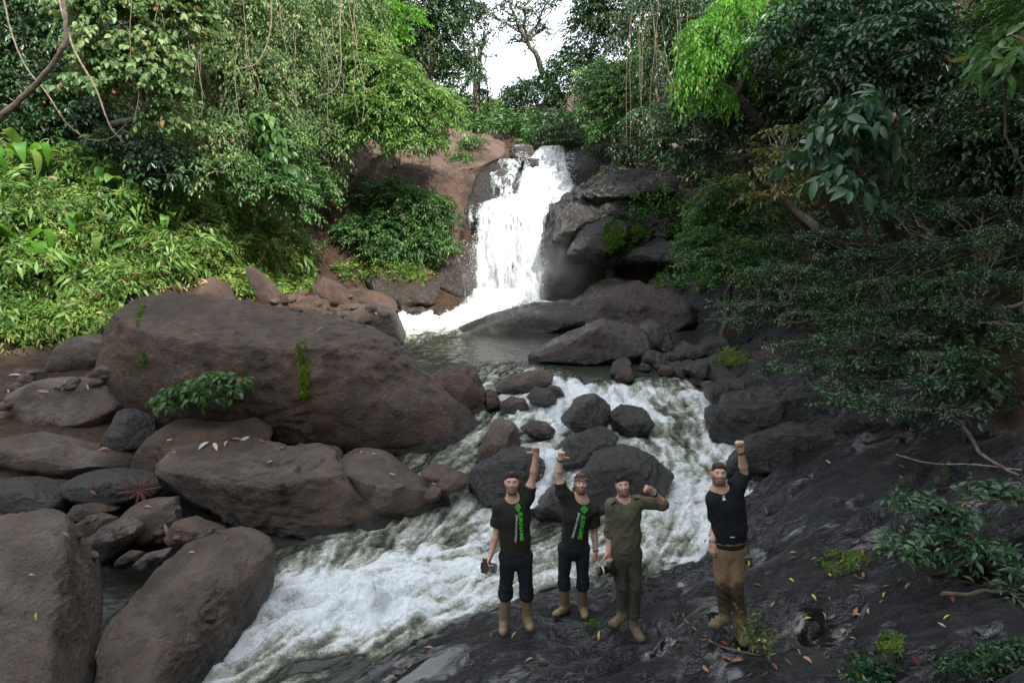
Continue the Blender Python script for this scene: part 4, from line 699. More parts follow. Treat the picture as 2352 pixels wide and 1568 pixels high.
for nm, lb, bl, bs, sd_ in [
 ('low_branch', 'leafy low branch reaching over the black slab on the right', [(2110,1150,90,9,6.9),(2190,1175,90,14,6.8),(2290,1130,90,16,6.9),(2180,1205,60,12,6.7)], (4.6, 6.9, 1.15), 71),
 ('low_branch', 'wide leafy branch with a dangling dry leaf on the right', [(2080,1245,80,14,6.5),(2160,1225,90,14,6.5),(2230,1255,100,18,6.4),(2120,1275,110,13,6.4),(2300,1270,70,22,6.4)], (4.3, 6.5, .95), 72),
 ('low_branch', 'small leafy twig at the dark edge of the slab', [(2330,1365,36,14,5.9),(2345,1320,30,12,6)], (4.1, 6.0, .9), 73)]:
    tree(nm, lb, bl, 'leaf_under', base=bs, seed=sd_, dens=150, hi=2, ll=.085, lw=.032, m=8, L=.22, flat=.9, gap=.05, inner=.6, cat='branch', trunk_r=.02, droop=.1, leafdroop=.15, limbs=6, twig=.01, freq=2.5)
tree('leaf_sprig', 'bright drooping leaf sprig in front of the black forest', [(2310,110,40,30,5.6),(2335,150,30,36,5.6),(2290,160,20,20,5.6)], 'leaf_mid', base=(5.6, 6.4, 1.2), seed=74, dens=40, hi=2, ll=.15, lw=.05, m=6, L=.25, cat='sapling', trunk_r=.015, leafdroop=1.1, limbs=4, twig=.008)
# --- forest behind and beside: big crowns that close the view and shade the right bank
bgd = np.random.default_rng(5)
back = [(-20,22,9,3.6,'l'),(-24,28,12,4.5,'l'),(-17,27,11,4,'l'),(-13,30,12,4,'l'),(-9,33,12.5,3.6,'l'),(-15,36,16,5,'l'),(-8,39,14.5,4,'l'),(-22,36,17,5,'l'),(-28,22,14,4,'l'),(-18,17,8,2.6,'l'),
        (10.5,36,13.5,4,'r'),(14,33,14,4.5,'r'),(9,30,11,3.2,'r'),(13,27,12,4,'r'),(12,22,9.5,3.4,'r'),(17,24,13,4.5,'r'),(14,18,9.5,3.4,'r'),(20,18,13,4.5,'r'),(11,15,6.8,2.6,'r'),(14,12,8.5,3.2,'r'),(18,12,11.5,4,'r'),(11,12.5,5.5,2.0,'r'),(10.5,42,14,4,'r'),(15,42,18,5,'r'),
        (-7,48,15,4,'l'),(13,52,16,4.5,'r'),(-14,52,19,5,'l'),(16,56,20,5,'r')]
CROWN = {}
def shared_crown(key, mat, kind):
    """a crown of unit radius about the origin, built once and shared by alike trees"""
    if (key, mat) in CROWN: return CROWN[key, mat]
    q = np.random.default_rng(key+70); f = Fol(500+key)
    if kind == 'round': B = [(q.uniform(-.6, .6, 3)*.8, np.array([1, .8, .75])*q.uniform(.5, .75)) for _ in range(6)]; fill(f, B, dens=170, ll=.062, lw=.029, m=8, L=.24, hi=False, gap=.0, freq=3.6)
    else: B = [(q.uniform(-.8, .8, 3)*np.array([.9, .7, .6])+np.array([0, 0, z]), np.array([1, .85, .8])*q.uniform(.6, .8)) for z in ((0, 1.75, 3.5, 5.) if kind == 'column' else (0, 1.1)) for _ in range(4)]; fill(f, B, dens=60, ll=.17, lw=.085, m=8, L=.4, hi=False, gap=-.2, inner=.6, freq=3)
    me = f.mesh('crown'); me.materials.append(M[mat]); CROWN[key, mat] = (me, B); return CROWN[key, mat]
for i, (x, y, z, r, sd_) in enumerate(back):
    gz = ground_z(x, y)-.2; t = thing('forest_tree', 'forest tree behind the vine hung left bank' if sd_ == 'l' else 'dark forest tree standing behind the right bank shrubs', 'tree', (x, y, gz), 'forest trees of the left bank' if sd_ == 'l' else 'forest trees of the right bank')
    me, B = shared_crown(i % 2, ['leaf_dark', 'leaf_mid', 'leaf_dark'][i % 3] if sd_ == 'r' else ['leaf_mid', 'leaf_vine', 'leaf_dark'][i % 3], 'round'); ro = bgd.uniform(0, 6.28)
    o = bpy.data.objects.new('crown', me); COL.objects.link(o); o.parent = t; o.location = (0, 0, z-gz); o.rotation_euler = (0, 0, ro); o.scale = (r, r, r)
    j = Join(); V, Q = tube(wob((x, y, gz), (x, y, z), 9, .5, i), np.linspace(.3, .14, 9), 8); j.add(V, Q); cr_, sr_ = math.cos(ro), math.sin(ro)
    for c, rad in B: c = np.array([x+r*(c[0]*cr_-c[1]*sr_), y+r*(c[0]*sr_+c[1]*cr_), z+r*c[2]]); V, Q = tube(wob((x, y, z-1.2), c, 6, .4, i+50), np.linspace(.12, .04, 6), 5); j.add(V, Q)
    obj('trunk', j.mesh('trunk'), M['bark'], t)
# unseen trees added behind the camera and on the right: tall crowns that shade the slab, the men and the near boulders
wall = [(x, -8.5+1.2*math.sin(x*1.7), z, 2.9) for x in (1, 5, 9, 13, 17, 21, 25) for z in ((8, 13.5, 19, 23.5) if x > 2 else (8, 13.5, 17.5))]
wall += [(x, -11+1.2*math.sin(x*1.3), z, 2.9) for x in (-3.5, -8, -12.5, -17, -21.5) for z in (5, 8.5, 11.5)]  # unseen row added behind left to darken faces turned to the camera
cols = {}
for x, y, z, r in wall: cols.setdefault(x, []).append((x, y, z, r))
for (x, y, z, r) in ((11, 3.5, 9, 3), (11, 3.5, 12.5, 2.6), (13.5, 8, 10, 2.8), (13.5, 8, 13, 2.4), (9.5, 0, 10, 2.6), (9.5, 0, 13, 2.6), (8.2, 9, 10.5, 2.2), (10.8, 12.5, 11, 2.6), (15.5, 12, 13.5, 3), (14, 16, 13.5, 2.8)): cols.setdefault(x, []).append((x, y, z, r))  # unseen crowns added above the right bank to block sky light
for i, (kx, lst) in enumerate(cols.items()):
    x, y, z0, r = lst[0]; top = max(q[2] for q in lst); kind = 'column' if len(lst) > 2 else 'short'
    bx, by = x+.5, y-.5; gz = ground_z(bx, by)-.2
    t = thing('unseen_shade_tree', 'tall canopy tree of the river forest downstream of the slab', 'tree', (bx, by, gz), 'canopy trees downstream')
    me, B = shared_crown(10+(0 if kind == 'column' else 1), 'leaf_dark', kind); o = bpy.data.objects.new('crown', me); COL.objects.link(o); o.parent = t; zs = (top-z0)/5. if kind == 'column' else r; ro = [0, 2.1, 4.2, 1., 3.1][i % 5]
    o.location = (x-bx, y-by, z0-gz); o.rotation_euler = (0, 0, ro); o.scale = (r, r, zs)
    j = Join(); tp = wob((bx, by, gz), (x, y, top), 14, .5, i+80); V, Q = tube(tp, np.linspace(.36, .10, 14), 9); j.add(V, Q); cr_, sr_ = math.cos(ro), math.sin(ro)
    for c, rad in B: c = np.array([x+r*(c[0]*cr_-c[1]*sr_), y+r*(c[0]*sr_+c[1]*cr_), z0+zs*c[2]]); V, Q = tube(wob(tp[np.argmin(np.abs(tp[:, 2]-c[2]+1))], c, 6, .4, i+90), np.linspace(.1, .04, 6), 5); j.add(V, Q)
    obj('trunk', j.mesh('trunk'), M['bark'], t)

# --- ground cover of the left bank and elsewhere (nobody could count it)
def cover(name, label, poly_uv, n, mat, zoff=.12, seed=0, world=None, **kw):
    f = Fol(seed); r = f.r
    if world is None:
        pts = np.array(poly_uv); x0, y0, x1, y1 = world if world else (0, 0, 0, 0)
    x = r.uniform(world[0], world[1], n); y = r.uniform(world[2], world[3], n); z = ground_z(x, y)
    P = np.stack([x, y, z], 1); dd = P-np.array([0, 0, CZ]); yc = dd@np.array([0, cP, -sP]); u = 1176+F*dd[:, 0]/yc; v = 784-F*(dd@np.array([0, sP, cP]))/yc
    pl = np.array(poly_uv, float); ins = np.zeros(n, bool); a = pl; b = np.roll(pl, -1, 0)
    for (ax, ay), (bx, by) in zip(a, b): ins ^= ((ay > v) != (by > v)) & (u < (bx-ax)*(v-ay)/(by-ay+1e-9)+ax)
    ins &= fbm(P*.9+seed, 3) > -.55; P = P[ins]; e = .15
    gxn = (ground_z(P[:, 0]+e, P[:, 1])-ground_z(P[:, 0]-e, P[:, 1]))/(2*e); gyn = (ground_z(P[:, 0], P[:, 1]+e)-ground_z(P[:, 0], P[:, 1]-e))/(2*e)
    N = nrmz(np.stack([-gxn, -gyn, np.ones(len(P))], 1)); h = zoff+kw.pop('hvar', .35)*np.maximum(fbm(P*.8+5, 3)+.3, 0)*r.random(len(P))
    P = P+N*h[:, None]; D = N*.6+r.normal(size=P.shape)*.6+np.array([0, -.15, .1]); U = UP*.6+N*.5+r.normal(size=P.shape)*.3+np.array([.1, -.2, 0])
    clu = np.clip(.55+.6*fbm(P*.9+2, 3)+.22*r.normal(size=len(P)), 0, 1)
    f.sprays(P, D, U, clu=clu, **kw); o = obj(name, f.mesh(name), M[mat]); tag(o, label, 'ground cover', kind='stuff'); TREES.append(f.count); return o
bank_poly = [(-60,340),(120,400),(330,380),(480,300),(600,270),(700,330),(745,470),(742,600),(700,640),(560,600),(420,640),(330,660),(290,700),(262,790),(170,770),(90,800),(-60,800)]
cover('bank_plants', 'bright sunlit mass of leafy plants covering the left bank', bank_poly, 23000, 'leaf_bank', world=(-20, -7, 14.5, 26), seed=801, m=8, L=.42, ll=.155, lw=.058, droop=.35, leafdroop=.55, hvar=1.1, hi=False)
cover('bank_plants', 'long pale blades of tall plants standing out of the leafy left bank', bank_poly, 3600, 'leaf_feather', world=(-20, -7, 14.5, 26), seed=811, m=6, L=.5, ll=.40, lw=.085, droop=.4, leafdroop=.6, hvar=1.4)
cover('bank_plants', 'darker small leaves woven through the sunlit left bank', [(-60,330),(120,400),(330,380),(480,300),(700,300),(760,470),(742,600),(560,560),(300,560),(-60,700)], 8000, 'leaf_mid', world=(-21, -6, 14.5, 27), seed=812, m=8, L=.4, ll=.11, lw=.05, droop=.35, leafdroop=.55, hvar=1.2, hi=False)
cover('bank_plants', 'low broad leaves spilling down the pale bank towards the rocks', [(400,620),(560,560),(745,560),(740,640),(680,690),(560,690),(430,660)], 6500, 'leaf_bank', world=(-13, -6.5, 15, 25), seed=802, m=6, L=.3, ll=.17, lw=.085, hvar=.3)
cover('forest_floor_plants', 'dark plants covering the shaded right bank', [(1560,300),(1560,-60),(2420,-60),(2352,1000),(2000,900),(1800,700),(1640,640),(1560,560)], 14000, 'leaf_dark', world=(5.5, 22, 8, 34), seed=803, m=7, L=.5, ll=.18, lw=.07, hvar=.7, hi=False)
cover('slope_plants', 'leafy undergrowth on the slopes around the falls', [(-60,-60),(1100,100),(1240,300),(1240,350),(1130,310),(900,330),(720,480),(560,340),(330,420),(-60,380)], 16000, 'leaf_mid', world=(-26, 4, 18, 48), seed=804, m=7, L=.8, ll=.26, lw=.11, hvar=1.2, hi=False)
cover('slope_plants', 'leafy undergrowth on the slope above the right cliff', [(1230,330),(1300,250),(1560,250),(1700,420),(1640,480),(1560,410),(1400,390),(1320,345)], 6000, 'leaf_dark', world=(1, 14, 23, 40), seed=805, m=7, L=.5, ll=.2, lw=.08, hvar=.6, hi=False)
print('LEAVES', sum(TREES))
# ------------------------------------------------------------------ people: signed distance bodies polygonised with surface nets
class SDF:
    def __init__(s, lo, hi, h):
        s.lo = np.array(lo, float); s.h = h; s.n = np.ceil((np.array(hi)-s.lo)/h).astype(int)+1; s.d = np.full(s.n, .25, np.float32)
    def box(s, lo, hi):
        a = np.clip(np.floor((np.array(lo)-s.lo)/s.h).astype(int), 0, s.n); b = np.clip(np.ceil((np.array(hi)-s.lo)/s.h).astype(int)+1, 0, s.n)
        if (b <= a).any(): return None, None
        g = np.meshgrid(*[s.lo[i]+s.h*np.arange(a[i], b[i]) for i in range(3)], indexing='ij')
        return tuple(slice(a[i], b[i]) for i in range(3)), np.stack(g, -1)
    def _smin(s, sl, d, k):
        o = s.d[sl]
        if k > 0: hh = np.maximum(k-np.abs(o-d), 0)/k; s.d[sl] = np.minimum(o, d)-hh*hh*k*.25
        else: s.d[sl] = np.minimum(o, d)
    def cone(s, a, b, ra, rb, k=.02, flat=None, cap=False, sub=False):
        """tapered capsule; flat=(unit dir, factor) thins it along a direction; cap: flat ends"""
        a = np.asarray(a, float); b = np.asarray(b, float); m = max(ra, rb)*(max(1, flat[1]) if flat else 1)+k+.015
        sl, P = s.box(np.minimum(a, b)-m, np.maximum(a, b)+m)
        if sl is None: return
        ab = b-a; L2 = ab@ab+1e-12; t0 = ((P-a)@ab)/L2; t = np.clip(t0, 0, 1); q = P-a-t[..., None]*ab; r = ra+(rb-ra)*t
        f = 1.
        if flat: fd = np.asarray(flat[0], float); qf = q@fd; q = q+fd*(qf*(1/flat[1]-1))[..., None]; f = min(1, flat[1])
        if cap:
            L = math.sqrt(L2); qq = q-((q@ab)/L2)[..., None]*ab; dr = np.linalg.norm(qq, axis=-1)-r; dz = np.maximum(-t0, t0-1)*L; d = np.maximum(dr, dz)
        else: d = (np.linalg.norm(q, axis=-1)-r)*(.5+.5*f)
        if sub: s.d[sl] = np.maximum(s.d[sl], -d)
        else: s._smin(sl, d, k)
    def ell(s, c, R, rad, k=.02, sub=False):
        c = np.asarray(c, float); rad = np.asarray(rad, float); m = rad.max()+k+.015; sl, P = s.box(c-m, c+m)
        if sl is None: return
        q = (P-c)@np.asarray(R).T/rad; l = np.linalg.norm(q, axis=-1); d = (l-1)*rad.min()*np.clip(l, .6, 1.2)
        if sub:
            kk = .006; o = s.d[sl]; hh = np.maximum(kk-np.abs(o+d), 0)/kk; s.d[sl] = np.maximum(o, -d)+hh*hh*kk*.25
        else: s._smin(sl, d, k)
    def plane(s, p, n):
        """cut away what lies on the side n points to"""
        g = np.meshgrid(*[s.lo[i]+s.h*np.arange(s.n[i]) for i in range(3)], indexing='ij'); n = np.asarray(n, float)/np.linalg.norm(n)
        s.d = np.maximum(s.d, sum((g[i]-p[i])*n[i] for i in range(3)).astype(np.float32))
    def wrinkle(s, fn, band=.05):
        idx = np.argwhere(np.abs(s.d) < band); P = s.lo+idx*s.h; s.d[tuple(idx.T)] += fn(P).astype(np.float32)
    def mesh(s):
        d = s.d; d[0] = d[-1] = .2; d[:, 0] = d[:, -1] = .2; d[:, :, 0] = d[:, :, -1] = .2
        ins = d < 0; nx, ny, nz = d.shape
        c = [ins[i:nx-1+i, j:ny-1+j, k:nz-1+k] for i in (0, 1) for j in (0, 1) for k in (0, 1)]
        al = c[0].copy(); an = c[0].copy()
        for q in c[1:]: al &= q; an |= q
        cell = np.argwhere(an & ~al); vid = np.full((nx-1, ny-1, nz-1), -1, np.int32); vid[tuple(cell.T)] = np.arange(len(cell))
        acc = np.zeros((len(cell), 3)); cnt = np.zeros(len(cell)); offs = [(i, j, k) for i in (0, 1) for j in (0, 1) for k in (0, 1)]
        val = [d[cell[:, 0]+o[0], cell[:, 1]+o[1], cell[:, 2]+o[2]] for o in offs]
        for i in range(8):
            for j in range(i+1, 8):
                if sum(abs(a-b) for a, b in zip(offs[i], offs[j])) != 1: continue
                va, vb = val[i], val[j]; m = (va < 0) != (vb < 0); t = np.where(m, va/(va-vb+1e-12), 0)
                p = np.array(offs[i])+t[:, None]*(np.array(offs[j])-np.array(offs[i])); acc += p*m[:, None]; cnt += m
        V = s.lo+(cell+acc/cnt[:, None])*s.h; quads = []
        for ax in range(3):
            sl1 = [slice(None)]*3; sl2 = [slice(None)]*3; sl1[ax] = slice(0, -1); sl2[ax] = slice(1, None)
            ch = ins[tuple(sl1)] != ins[tuple(sl2)]; E_ = np.argwhere(ch); b, c_ = [(1, 2), (2, 0), (0, 1)][ax]
            ok = (E_[:, b] > 0) & (E_[:, c_] > 0) & (E_[:, b] < d.shape[b]-1) & (E_[:, c_] < d.shape[c_]-1); E_ = E_[ok]; o = ins[tuple(E_.T)]
            def g(db, dc): q = E_.copy(); q[:, b] += db; q[:, c_] += dc; return vid[tuple(q.T)]
            Q = np.stack([g(-1, -1), g(0, -1), g(0, 0), g(-1, 0)], 1); Q[~o] = Q[~o][:, ::-1]; quads.append(Q)
        return V, np.concatenate(quads)
def sdf_obj(name, S, mat, parent, attrs=None, smooth_it=1):
    V, Q = S.mesh()
    for _ in range(smooth_it):                                   # one relaxing pass against voxel stepping
        acc = np.zeros_like(V); cnt = np.zeros(len(V))
        for i in range(4): a, b = Q[:, i], Q[:, (i+1) % 4]; np.add.at(acc, a, V[b]); np.add.at(cnt, a, 1)
        V = V*.5+.5*acc/np.maximum(cnt, 1)[:, None]
    at = attrs(V) if attrs else None
    return obj(name, mesh_np(name, V, Q, True, at), mat, parent), V, Q
def attr_mat(name, rough=.55, spec=.4, sss=0., bump=.0, bs=200):
    t = NT(name); c = t.attr('col').outputs['Color']; p = t.pos(); n = t.noise(p, 60, 3); col = t.mix(t.ramp(n, .3, .7, 0, .12), c, (.02, .015, .012))
    nr = t.bump(t.noise(p, bs, 3), bump, .004) if bump else None
    return t.end(t.bsdf(col, rough, nr, spec, **({'Subsurface Weight': sss, 'Subsurface Radius': (.012, .004, .002), 'Subsurface Scale': .6} if sss else {})))
M['skin'] = attr_mat('skin', .5, .4)
M['cloth_col'] = attr_mat('dirty_cloth', .85, .2, bump=.6, bs=350)
def cloth(name, c, rough=.85): return plain(name, c, rough, .25, .22, 30, .5)
M['tee_black'] = cloth('black_green_jersey', (.019, .021, .016)); M['tee_navy'] = cloth('black_jersey', (.008, .010, .013)); M['trouser_dark'] = cloth('dark_navy_trouser', (.010, .014, .018))
M['shirt_olive'] = cloth('olive_shirt_cloth', (.085, .082, .052)); M['trouser_olive'] = cloth('dark_olive_trouser', (.036, .037, .025)); M['rubber'] = plain('tan_rubber', (.17, .125, .068), .5, .5, .12, 6, .1)
M['sole'] = plain('brown_sole', (.05, .028, .018), .7); M['desert_boot'] = plain('muddy_desert_boot', (.13, .105, .065), .9, .2, .3, 40, .6)
M['black_plastic'] = plain('black_plastic', (.012, .012, .013), .35, .5, .1); M['grey_plastic'] = plain('grey_plastic', (.13, .14, .15), .4, .5, .1); M['steel'] = plain('brushed_metal', (.5, .5, .48), .3, .5, .1, 20, 0, 1.)
M['print_green'] = plain('print_green', (.10, .55, .06), .7, .2, .08); M['print_white'] = plain('print_white', (.62, .64, .60), .7, .2, .08); M['black_webbing'] = cloth('black_webbing', (.008, .008, .009)); M['khaki_strap'] = cloth('khaki', (.10, .075, .04))
M['screen_glass'] = plain('screen_glass', (.06, .045, .04), .12, .5, .5, 60)
def frame(fwd, up):
    f = nrmz(np.asarray(fwd, float)); r = nrmz(np.cross(f, up)); u = np.cross(r, f); return r, u, f         # r: to the figure's left seen from outside = viewer's right when facing the camera is -r
def head_prims(S, C, r, u, f, k=1.0):
    R = np.stack([r, u, f]); L = lambda x, y, z: C+(x*r+y*u+z*f)*k
    S.ell(L(0, .035, -.012), R, np.array([.071, .086, .092])*k, .0)
    S.cone(L(0, -.005, .030), L(0, -.088, .058), .062*k, .028*k, .035)
    for s in (-1, 1):
        S.cone(L(.047*s, -.005, .005), L(.030*s, -.078, .045), .030*k, .028*k, .03); S.ell(L(.040*s, -.018, .062), R, np.array([.027, .022, .024])*k, .025)
        S.ell(L(.074*s, -.002, -.012), R, np.array([.010, .030, .018])*k, .008)
    S.cone(L(-.036, .030, .074), L(.036, .030, .074), .014*k, .014*k, .02)
    for s in (-1, 1): S.ell(L(.031*s, .011, .096), R, np.array([.017, .0105, .017])*k, 0, True)
    for s in (-1, 1): S.ell(L(.031*s, .011, .073), R, np.array([.0135, .0125, .0135])*k, .002)
    S.cone(L(0, .020, .087), L(0, -.022, .108), .0085*k, .0125*k, .012)
    for s in (-1, 1): S.ell(L(.011*s, -.026, .097), R, np.array([.009, .008, .010])*k, .006)
    S.cone(L(-.020, -.043, .084), L(.020, -.043, .084), .009*k, .009*k, .012); S.cone(L(-.016, -.060, .084), L(.016, -.060, .084), .009*k, .009*k, .012)
    S.ell(L(0, -.051, .098), R, np.array([.026, .006, .014])*k, 0, True)
    return L
def head_color(V, C, r, u, f, k, skin, hair, beard_amt, col):
    q = (V-C)/k; x, y, z = q@r, q@u, q@f; m = (np.abs(x) < .1) & (np.abs(y) < .14) & (np.abs(z) < .14)
    fr = m & (z > .02); n = fbm(V*90, 2)
    red = np.exp(-((np.abs(x)-.04)/.022)**2-((y+.02)/.02)**2)*fr+.8*np.exp(-(x/.014)**2-((y+.02)/.016)**2)*fr
    col += red[:, None]*np.array([.03, -.02, -.02])
    jaw = np.clip(sstep(-.018, -.040, y-.35*np.abs(x)*0)+0, 0, 1)*(z > -.01)*(z < .12)*m
    side = sstep(.048, .06, np.abs(x))*sstep(.02, -.01, y)*(z > -.02)*m
    must = ((y < -.030) & (y > -.044) & (np.abs(x) < .034) & (z > .06) & m)
    cheek = np.exp(-((np.abs(x)-.030)/.016)**2)*(y > -.048); b = np.clip(jaw*(1-cheek*.9)*(y < -.036)+side*.7+must*.95, 0, 1)*beard_amt*(.75+.5*n); b = np.clip(b, 0, 1)*m*(z > -.02)
    col[:] = col*(1-b[:, None])+np.array(hair)*b[:, None]
    br = fr & (np.abs(np.abs(x)-.031) < .019) & (y > .026-.12*np.maximum(np.abs(x)-.034, 0)) & (y < .0335); col[br] = np.array(hair)*.9+np.array(skin)*.12
    ey = np.hypot((np.abs(x)-.031)/.0115, (y-.011)/.0050); e = fr & (ey < 1.); col[e] = (.26, .23, .21); ir = fr & (np.hypot(np.abs(x)-.031, (y-.011)*1.1) < .0060); col[ir] = (.05, .06, .07)
    lid = fr & (ey >= 1) & (ey < 1.4) & (y > .011); col[lid] *= .6
    sm = y+.051-6.5*x*x; mo = fr & (np.abs(sm) < .0050) & (np.abs(x) < .024); col[mo] = (.46, .42, .37)
    lip = fr & (np.abs(sm) >= .0050) & (np.abs(sm) < .0098) & (np.abs(x) < .029); col[lip] = (.36, .14, .11)
    return col
def hair_obj(person, C, r, u, f, k, mat, vol=.014, curl=0., front=.070, seed=0, back=-.055):
    S = SDF(C-.17, C+.17, .0055); R = np.stack([r, u, f]); L = lambda x, y, z: C+(x*r+y*u+z*f)*k
    S.ell(L(0, .040, -.016), R, np.array([.0715+vol*.75, .084+vol*1.1, .096+vol*.8])*k, 0); S.ell(L(.01, .094, .035), R, np.array([.055, .024+vol, .050])*k, .03)
    def fn(P):
        q = (P-C)/k; x, y, z = q@r, q@u, q@f; w = .011*curl*(ridged(P*30+seed, 2)-.7)+.006*(ridged(np.stack([P@r*60, P@u*18, P@f*40], 1)+seed, 2)-.7)
        line = np.interp(z, [-.12, -.05, -.015, .02, .045, .06, .085, .12], [back, back+.01, -.005, .004, .030, front-.012, front, front+.004])+.010*noise(P*40+seed)-.006*(np.abs(x) < .03)*noise(P*np.array([90, 20, 20])+seed)
        return w+np.maximum(line-y, 0)
    S.wrinkle(fn, .12); return sdf_obj('hair', S, mat, person, None, 0)[0]
def hand_prims(S, w, d, n, s, curl=1.0, thumb=(1., .2), k=1.0, spread=.0):
    """w wrist, d towards fingers, n palm normal, s thumb side"""
    d = nrmz(d); n = nrmz(n-d*(n@d)); s = nrmz(s-d*(s@d)-n*(s@n)); fl = (n, .6)
    S.cone(w-d*.03, w+d*.02, .026*k, .028*k, .02, (n, .75)); S.cone(w+d*.02*k+s*.012*k, w+d*.075*k+s*.016*k, .030*k, .028*k, .012, fl); S.cone(w+d*.02*k-s*.010*k, w+d*.072*k-s*.018*k, .028*k, .024*k, .012, fl)
    fac = [.95, 1.06, 1., .80]
    for i in range(4):
        p = w+(d*(.088-.004*abs(i-1))+s*(.032-.0205*i)-n*.002)*k; a = 0.; r = .0102*k if i < 3 else .0088*k; side = s*(.02-.0145*i)*spread
        for j, L in enumerate((.043, .027, .021)):
            a += curl*math.radians((82, 98, 62)[j]); q = p+(d*math.cos(a)+n*math.sin(a)+side)*L*fac[i]*k; S.cone(p, q, r, r*.92, .003 if j else .008); p = q; r *= .94
    b = w+(d*.025+s*.028+n*.008)*k; t1 = nrmz(s*thumb[0]+d*thumb[1]+n*.25); m = b+t1*.040*k; S.cone(b, m, .0155*k, .012*k, .014); t2 = nrmz(s*thumb[0]*1.1+d*thumb[1]*.9+n*.15); S.cone(m, m+t2*.032*k, .0118*k, .0095*k, .004)
def ring(name, p, d, r, w, mat, parent, th=.004, n=20):
    d = nrmz(np.asarray(d, float)); a = nrmz(np.cross(d, [.3, .8, .1])); b = np.cross(d, a); an = np.linspace(0, 2*math.pi, n, endpoint=False); V = []; Fc = []
    prof = [(-w/2, 0), (-w/2, th), (w/2, th), (w/2, 0)]
    for t in an:
        for h, o in prof: V.append(p+d*h+(r+o)*(a*math.cos(t)+b*math.sin(t)))
    for i in range(n):
        for j in range(3): Fc.append((i*4+j, i*4+j+1, ((i+1) % n)*4+j+1, ((i+1) % n)*4+j))
    return obj(name, mesh_np(name, V, np.array(Fc), True), mat, parent)
def box_part(name, c, R, dims, mat, parent=None, bev=.004, world=True):
    bm = bmesh.new(); bmesh.ops.create_cube(bm, size=1); bmesh.ops.scale(bm, vec=dims, verts=bm.verts)
    if bev: bmesh.ops.bevel(bm, geom=bm.edges[:], offset=bev, segments=2, affect='EDGES')
    R = np.asarray(R); bm.transform(Matrix(np.array([[*R[:, 0], c[0]], [*R[:, 1], c[1]], [*R[:, 2], c[2]], [0, 0, 0, 1]]))) if False else None
    for v in bm.verts: q = np.array(v.co); v.co = Vector(np.asarray(c)+q[0]*R[0]+q[1]*R[1]+q[2]*R[2])
    me = bpy.data.meshes.new(name); bm.to_mesh(me); bm.free(); return obj(name, me, mat, parent)
CROPS = {'A': (1900, 1740, 1.8442), 'C': (2380, 1850, 2.0625), 'D': (2760, 1740, 1.8233)}
def PX(crop, Y):
    x0, y0, s = CROPS[crop]; q = 2352/4096
    return lambda cx, cy, dy=0.: W((x0+cx/s)*q, (y0+cy/s)*q, Y+dy)
def raycast_px(tree, u, v):
    d = ray(u, v); d = d/np.linalg.norm(d); h = tree.ray_cast(Vector((0, 0, CZ)), Vector(d)); return (None if h[0] is None else np.array(h[0])), d
def print_on(shirt, tree, name, polys2d, crop, to_px, mat, lift=.005):
    """lay flat print (2d mesh) on the cloth: pixel -> ray -> point on the shirt"""
    V2, Fc = polys2d; x0, y0, s = CROPS[crop]; q = 2352/4096; V = []
    for p in V2:
        cx, cy = to_px(p); h, d = raycast_px(tree, (x0+cx/s)*q, (y0+cy/s)*q)
        V.append((h-d*lift) if h is not None else None)
    ok = [i for i, v in enumerate(V) if v is not None]; med = np.median([V[i][1] for i in ok]); V = np.array([v if (v is not None and abs(v[1]-med) < .25) else np.array([np.nan]*3) for v in V])
    Fc = [f for f in Fc if not np.isnan(V[list(f)]).any()]; V = np.nan_to_num(V); me = bpy.data.meshes.new(name); me.from_pydata(V.tolist(), [], [list(f) for f in Fc]); me.update()
    o = obj(name, me, mat); o.parent = shirt; o.location = -Vector(shirt.location)-Vector(shirt.parent.location) if shirt.parent else (0, 0, 0); return o
def text2d(txt, size=1., bold=.02):
    cu = bpy.data.curves.new('t', 'FONT'); cu.body = txt; cu.size = size; cu.offset = bold; cu.align_x = 'LEFT'; cu.resolution_u = 3
    o = bpy.data.objects.new('t', cu); COL.objects.link(o); dg = bpy.context.evaluated_depsgraph_get(); me = bpy.data.meshes.new_from_object(o.evaluated_get(dg))
    bm = bmesh.new(); bm.from_mesh(me); bmesh.ops.triangulate(bm, faces=bm.faces[:]); V = [(v.co.x, v.co.y) for v in bm.verts]; Fc = [[v.index for v in f.verts] for f in bm.faces]; bm.free()
    bpy.data.objects.remove(o); bpy.data.curves.remove(cu); bpy.data.meshes.remove(me); V = np.array(V); V[:, 0] /= V[:, 0].max(); V[:, 1] /= .7; return V, Fc
def ringshape(r0, r1, a0=0, a1=2*math.pi, n=28):
    t = np.linspace(a0, a1, n); V = [(r*math.cos(a), r*math.sin(a)) for a in t for r in (r0, r1)]; return V, [[2*i, 2*i+1, 2*i+3, 2*i+2] for i in range(n-1)]
def disc(cx, cy, rx, ry, n=12): return [(cx, cy)]+[(cx+rx*math.cos(a), cy+ry*math.sin(a)) for a in np.linspace(0, 2*math.pi, n, endpoint=False)], [[0, i+1, (i+1) % n+1] for i in range(n)]
def merge2d(lst):
    V = []; Fc = []
    for v, f in lst: Fc += [[i+len(V) for i in q] for q in f]; V += list(v)
    return np.array(V), Fc
SKIN = (.50, .30, .215)
BACK = np.array([0, 1., 0]); CAMV = nrmz(np.array([0, -1., .38]))

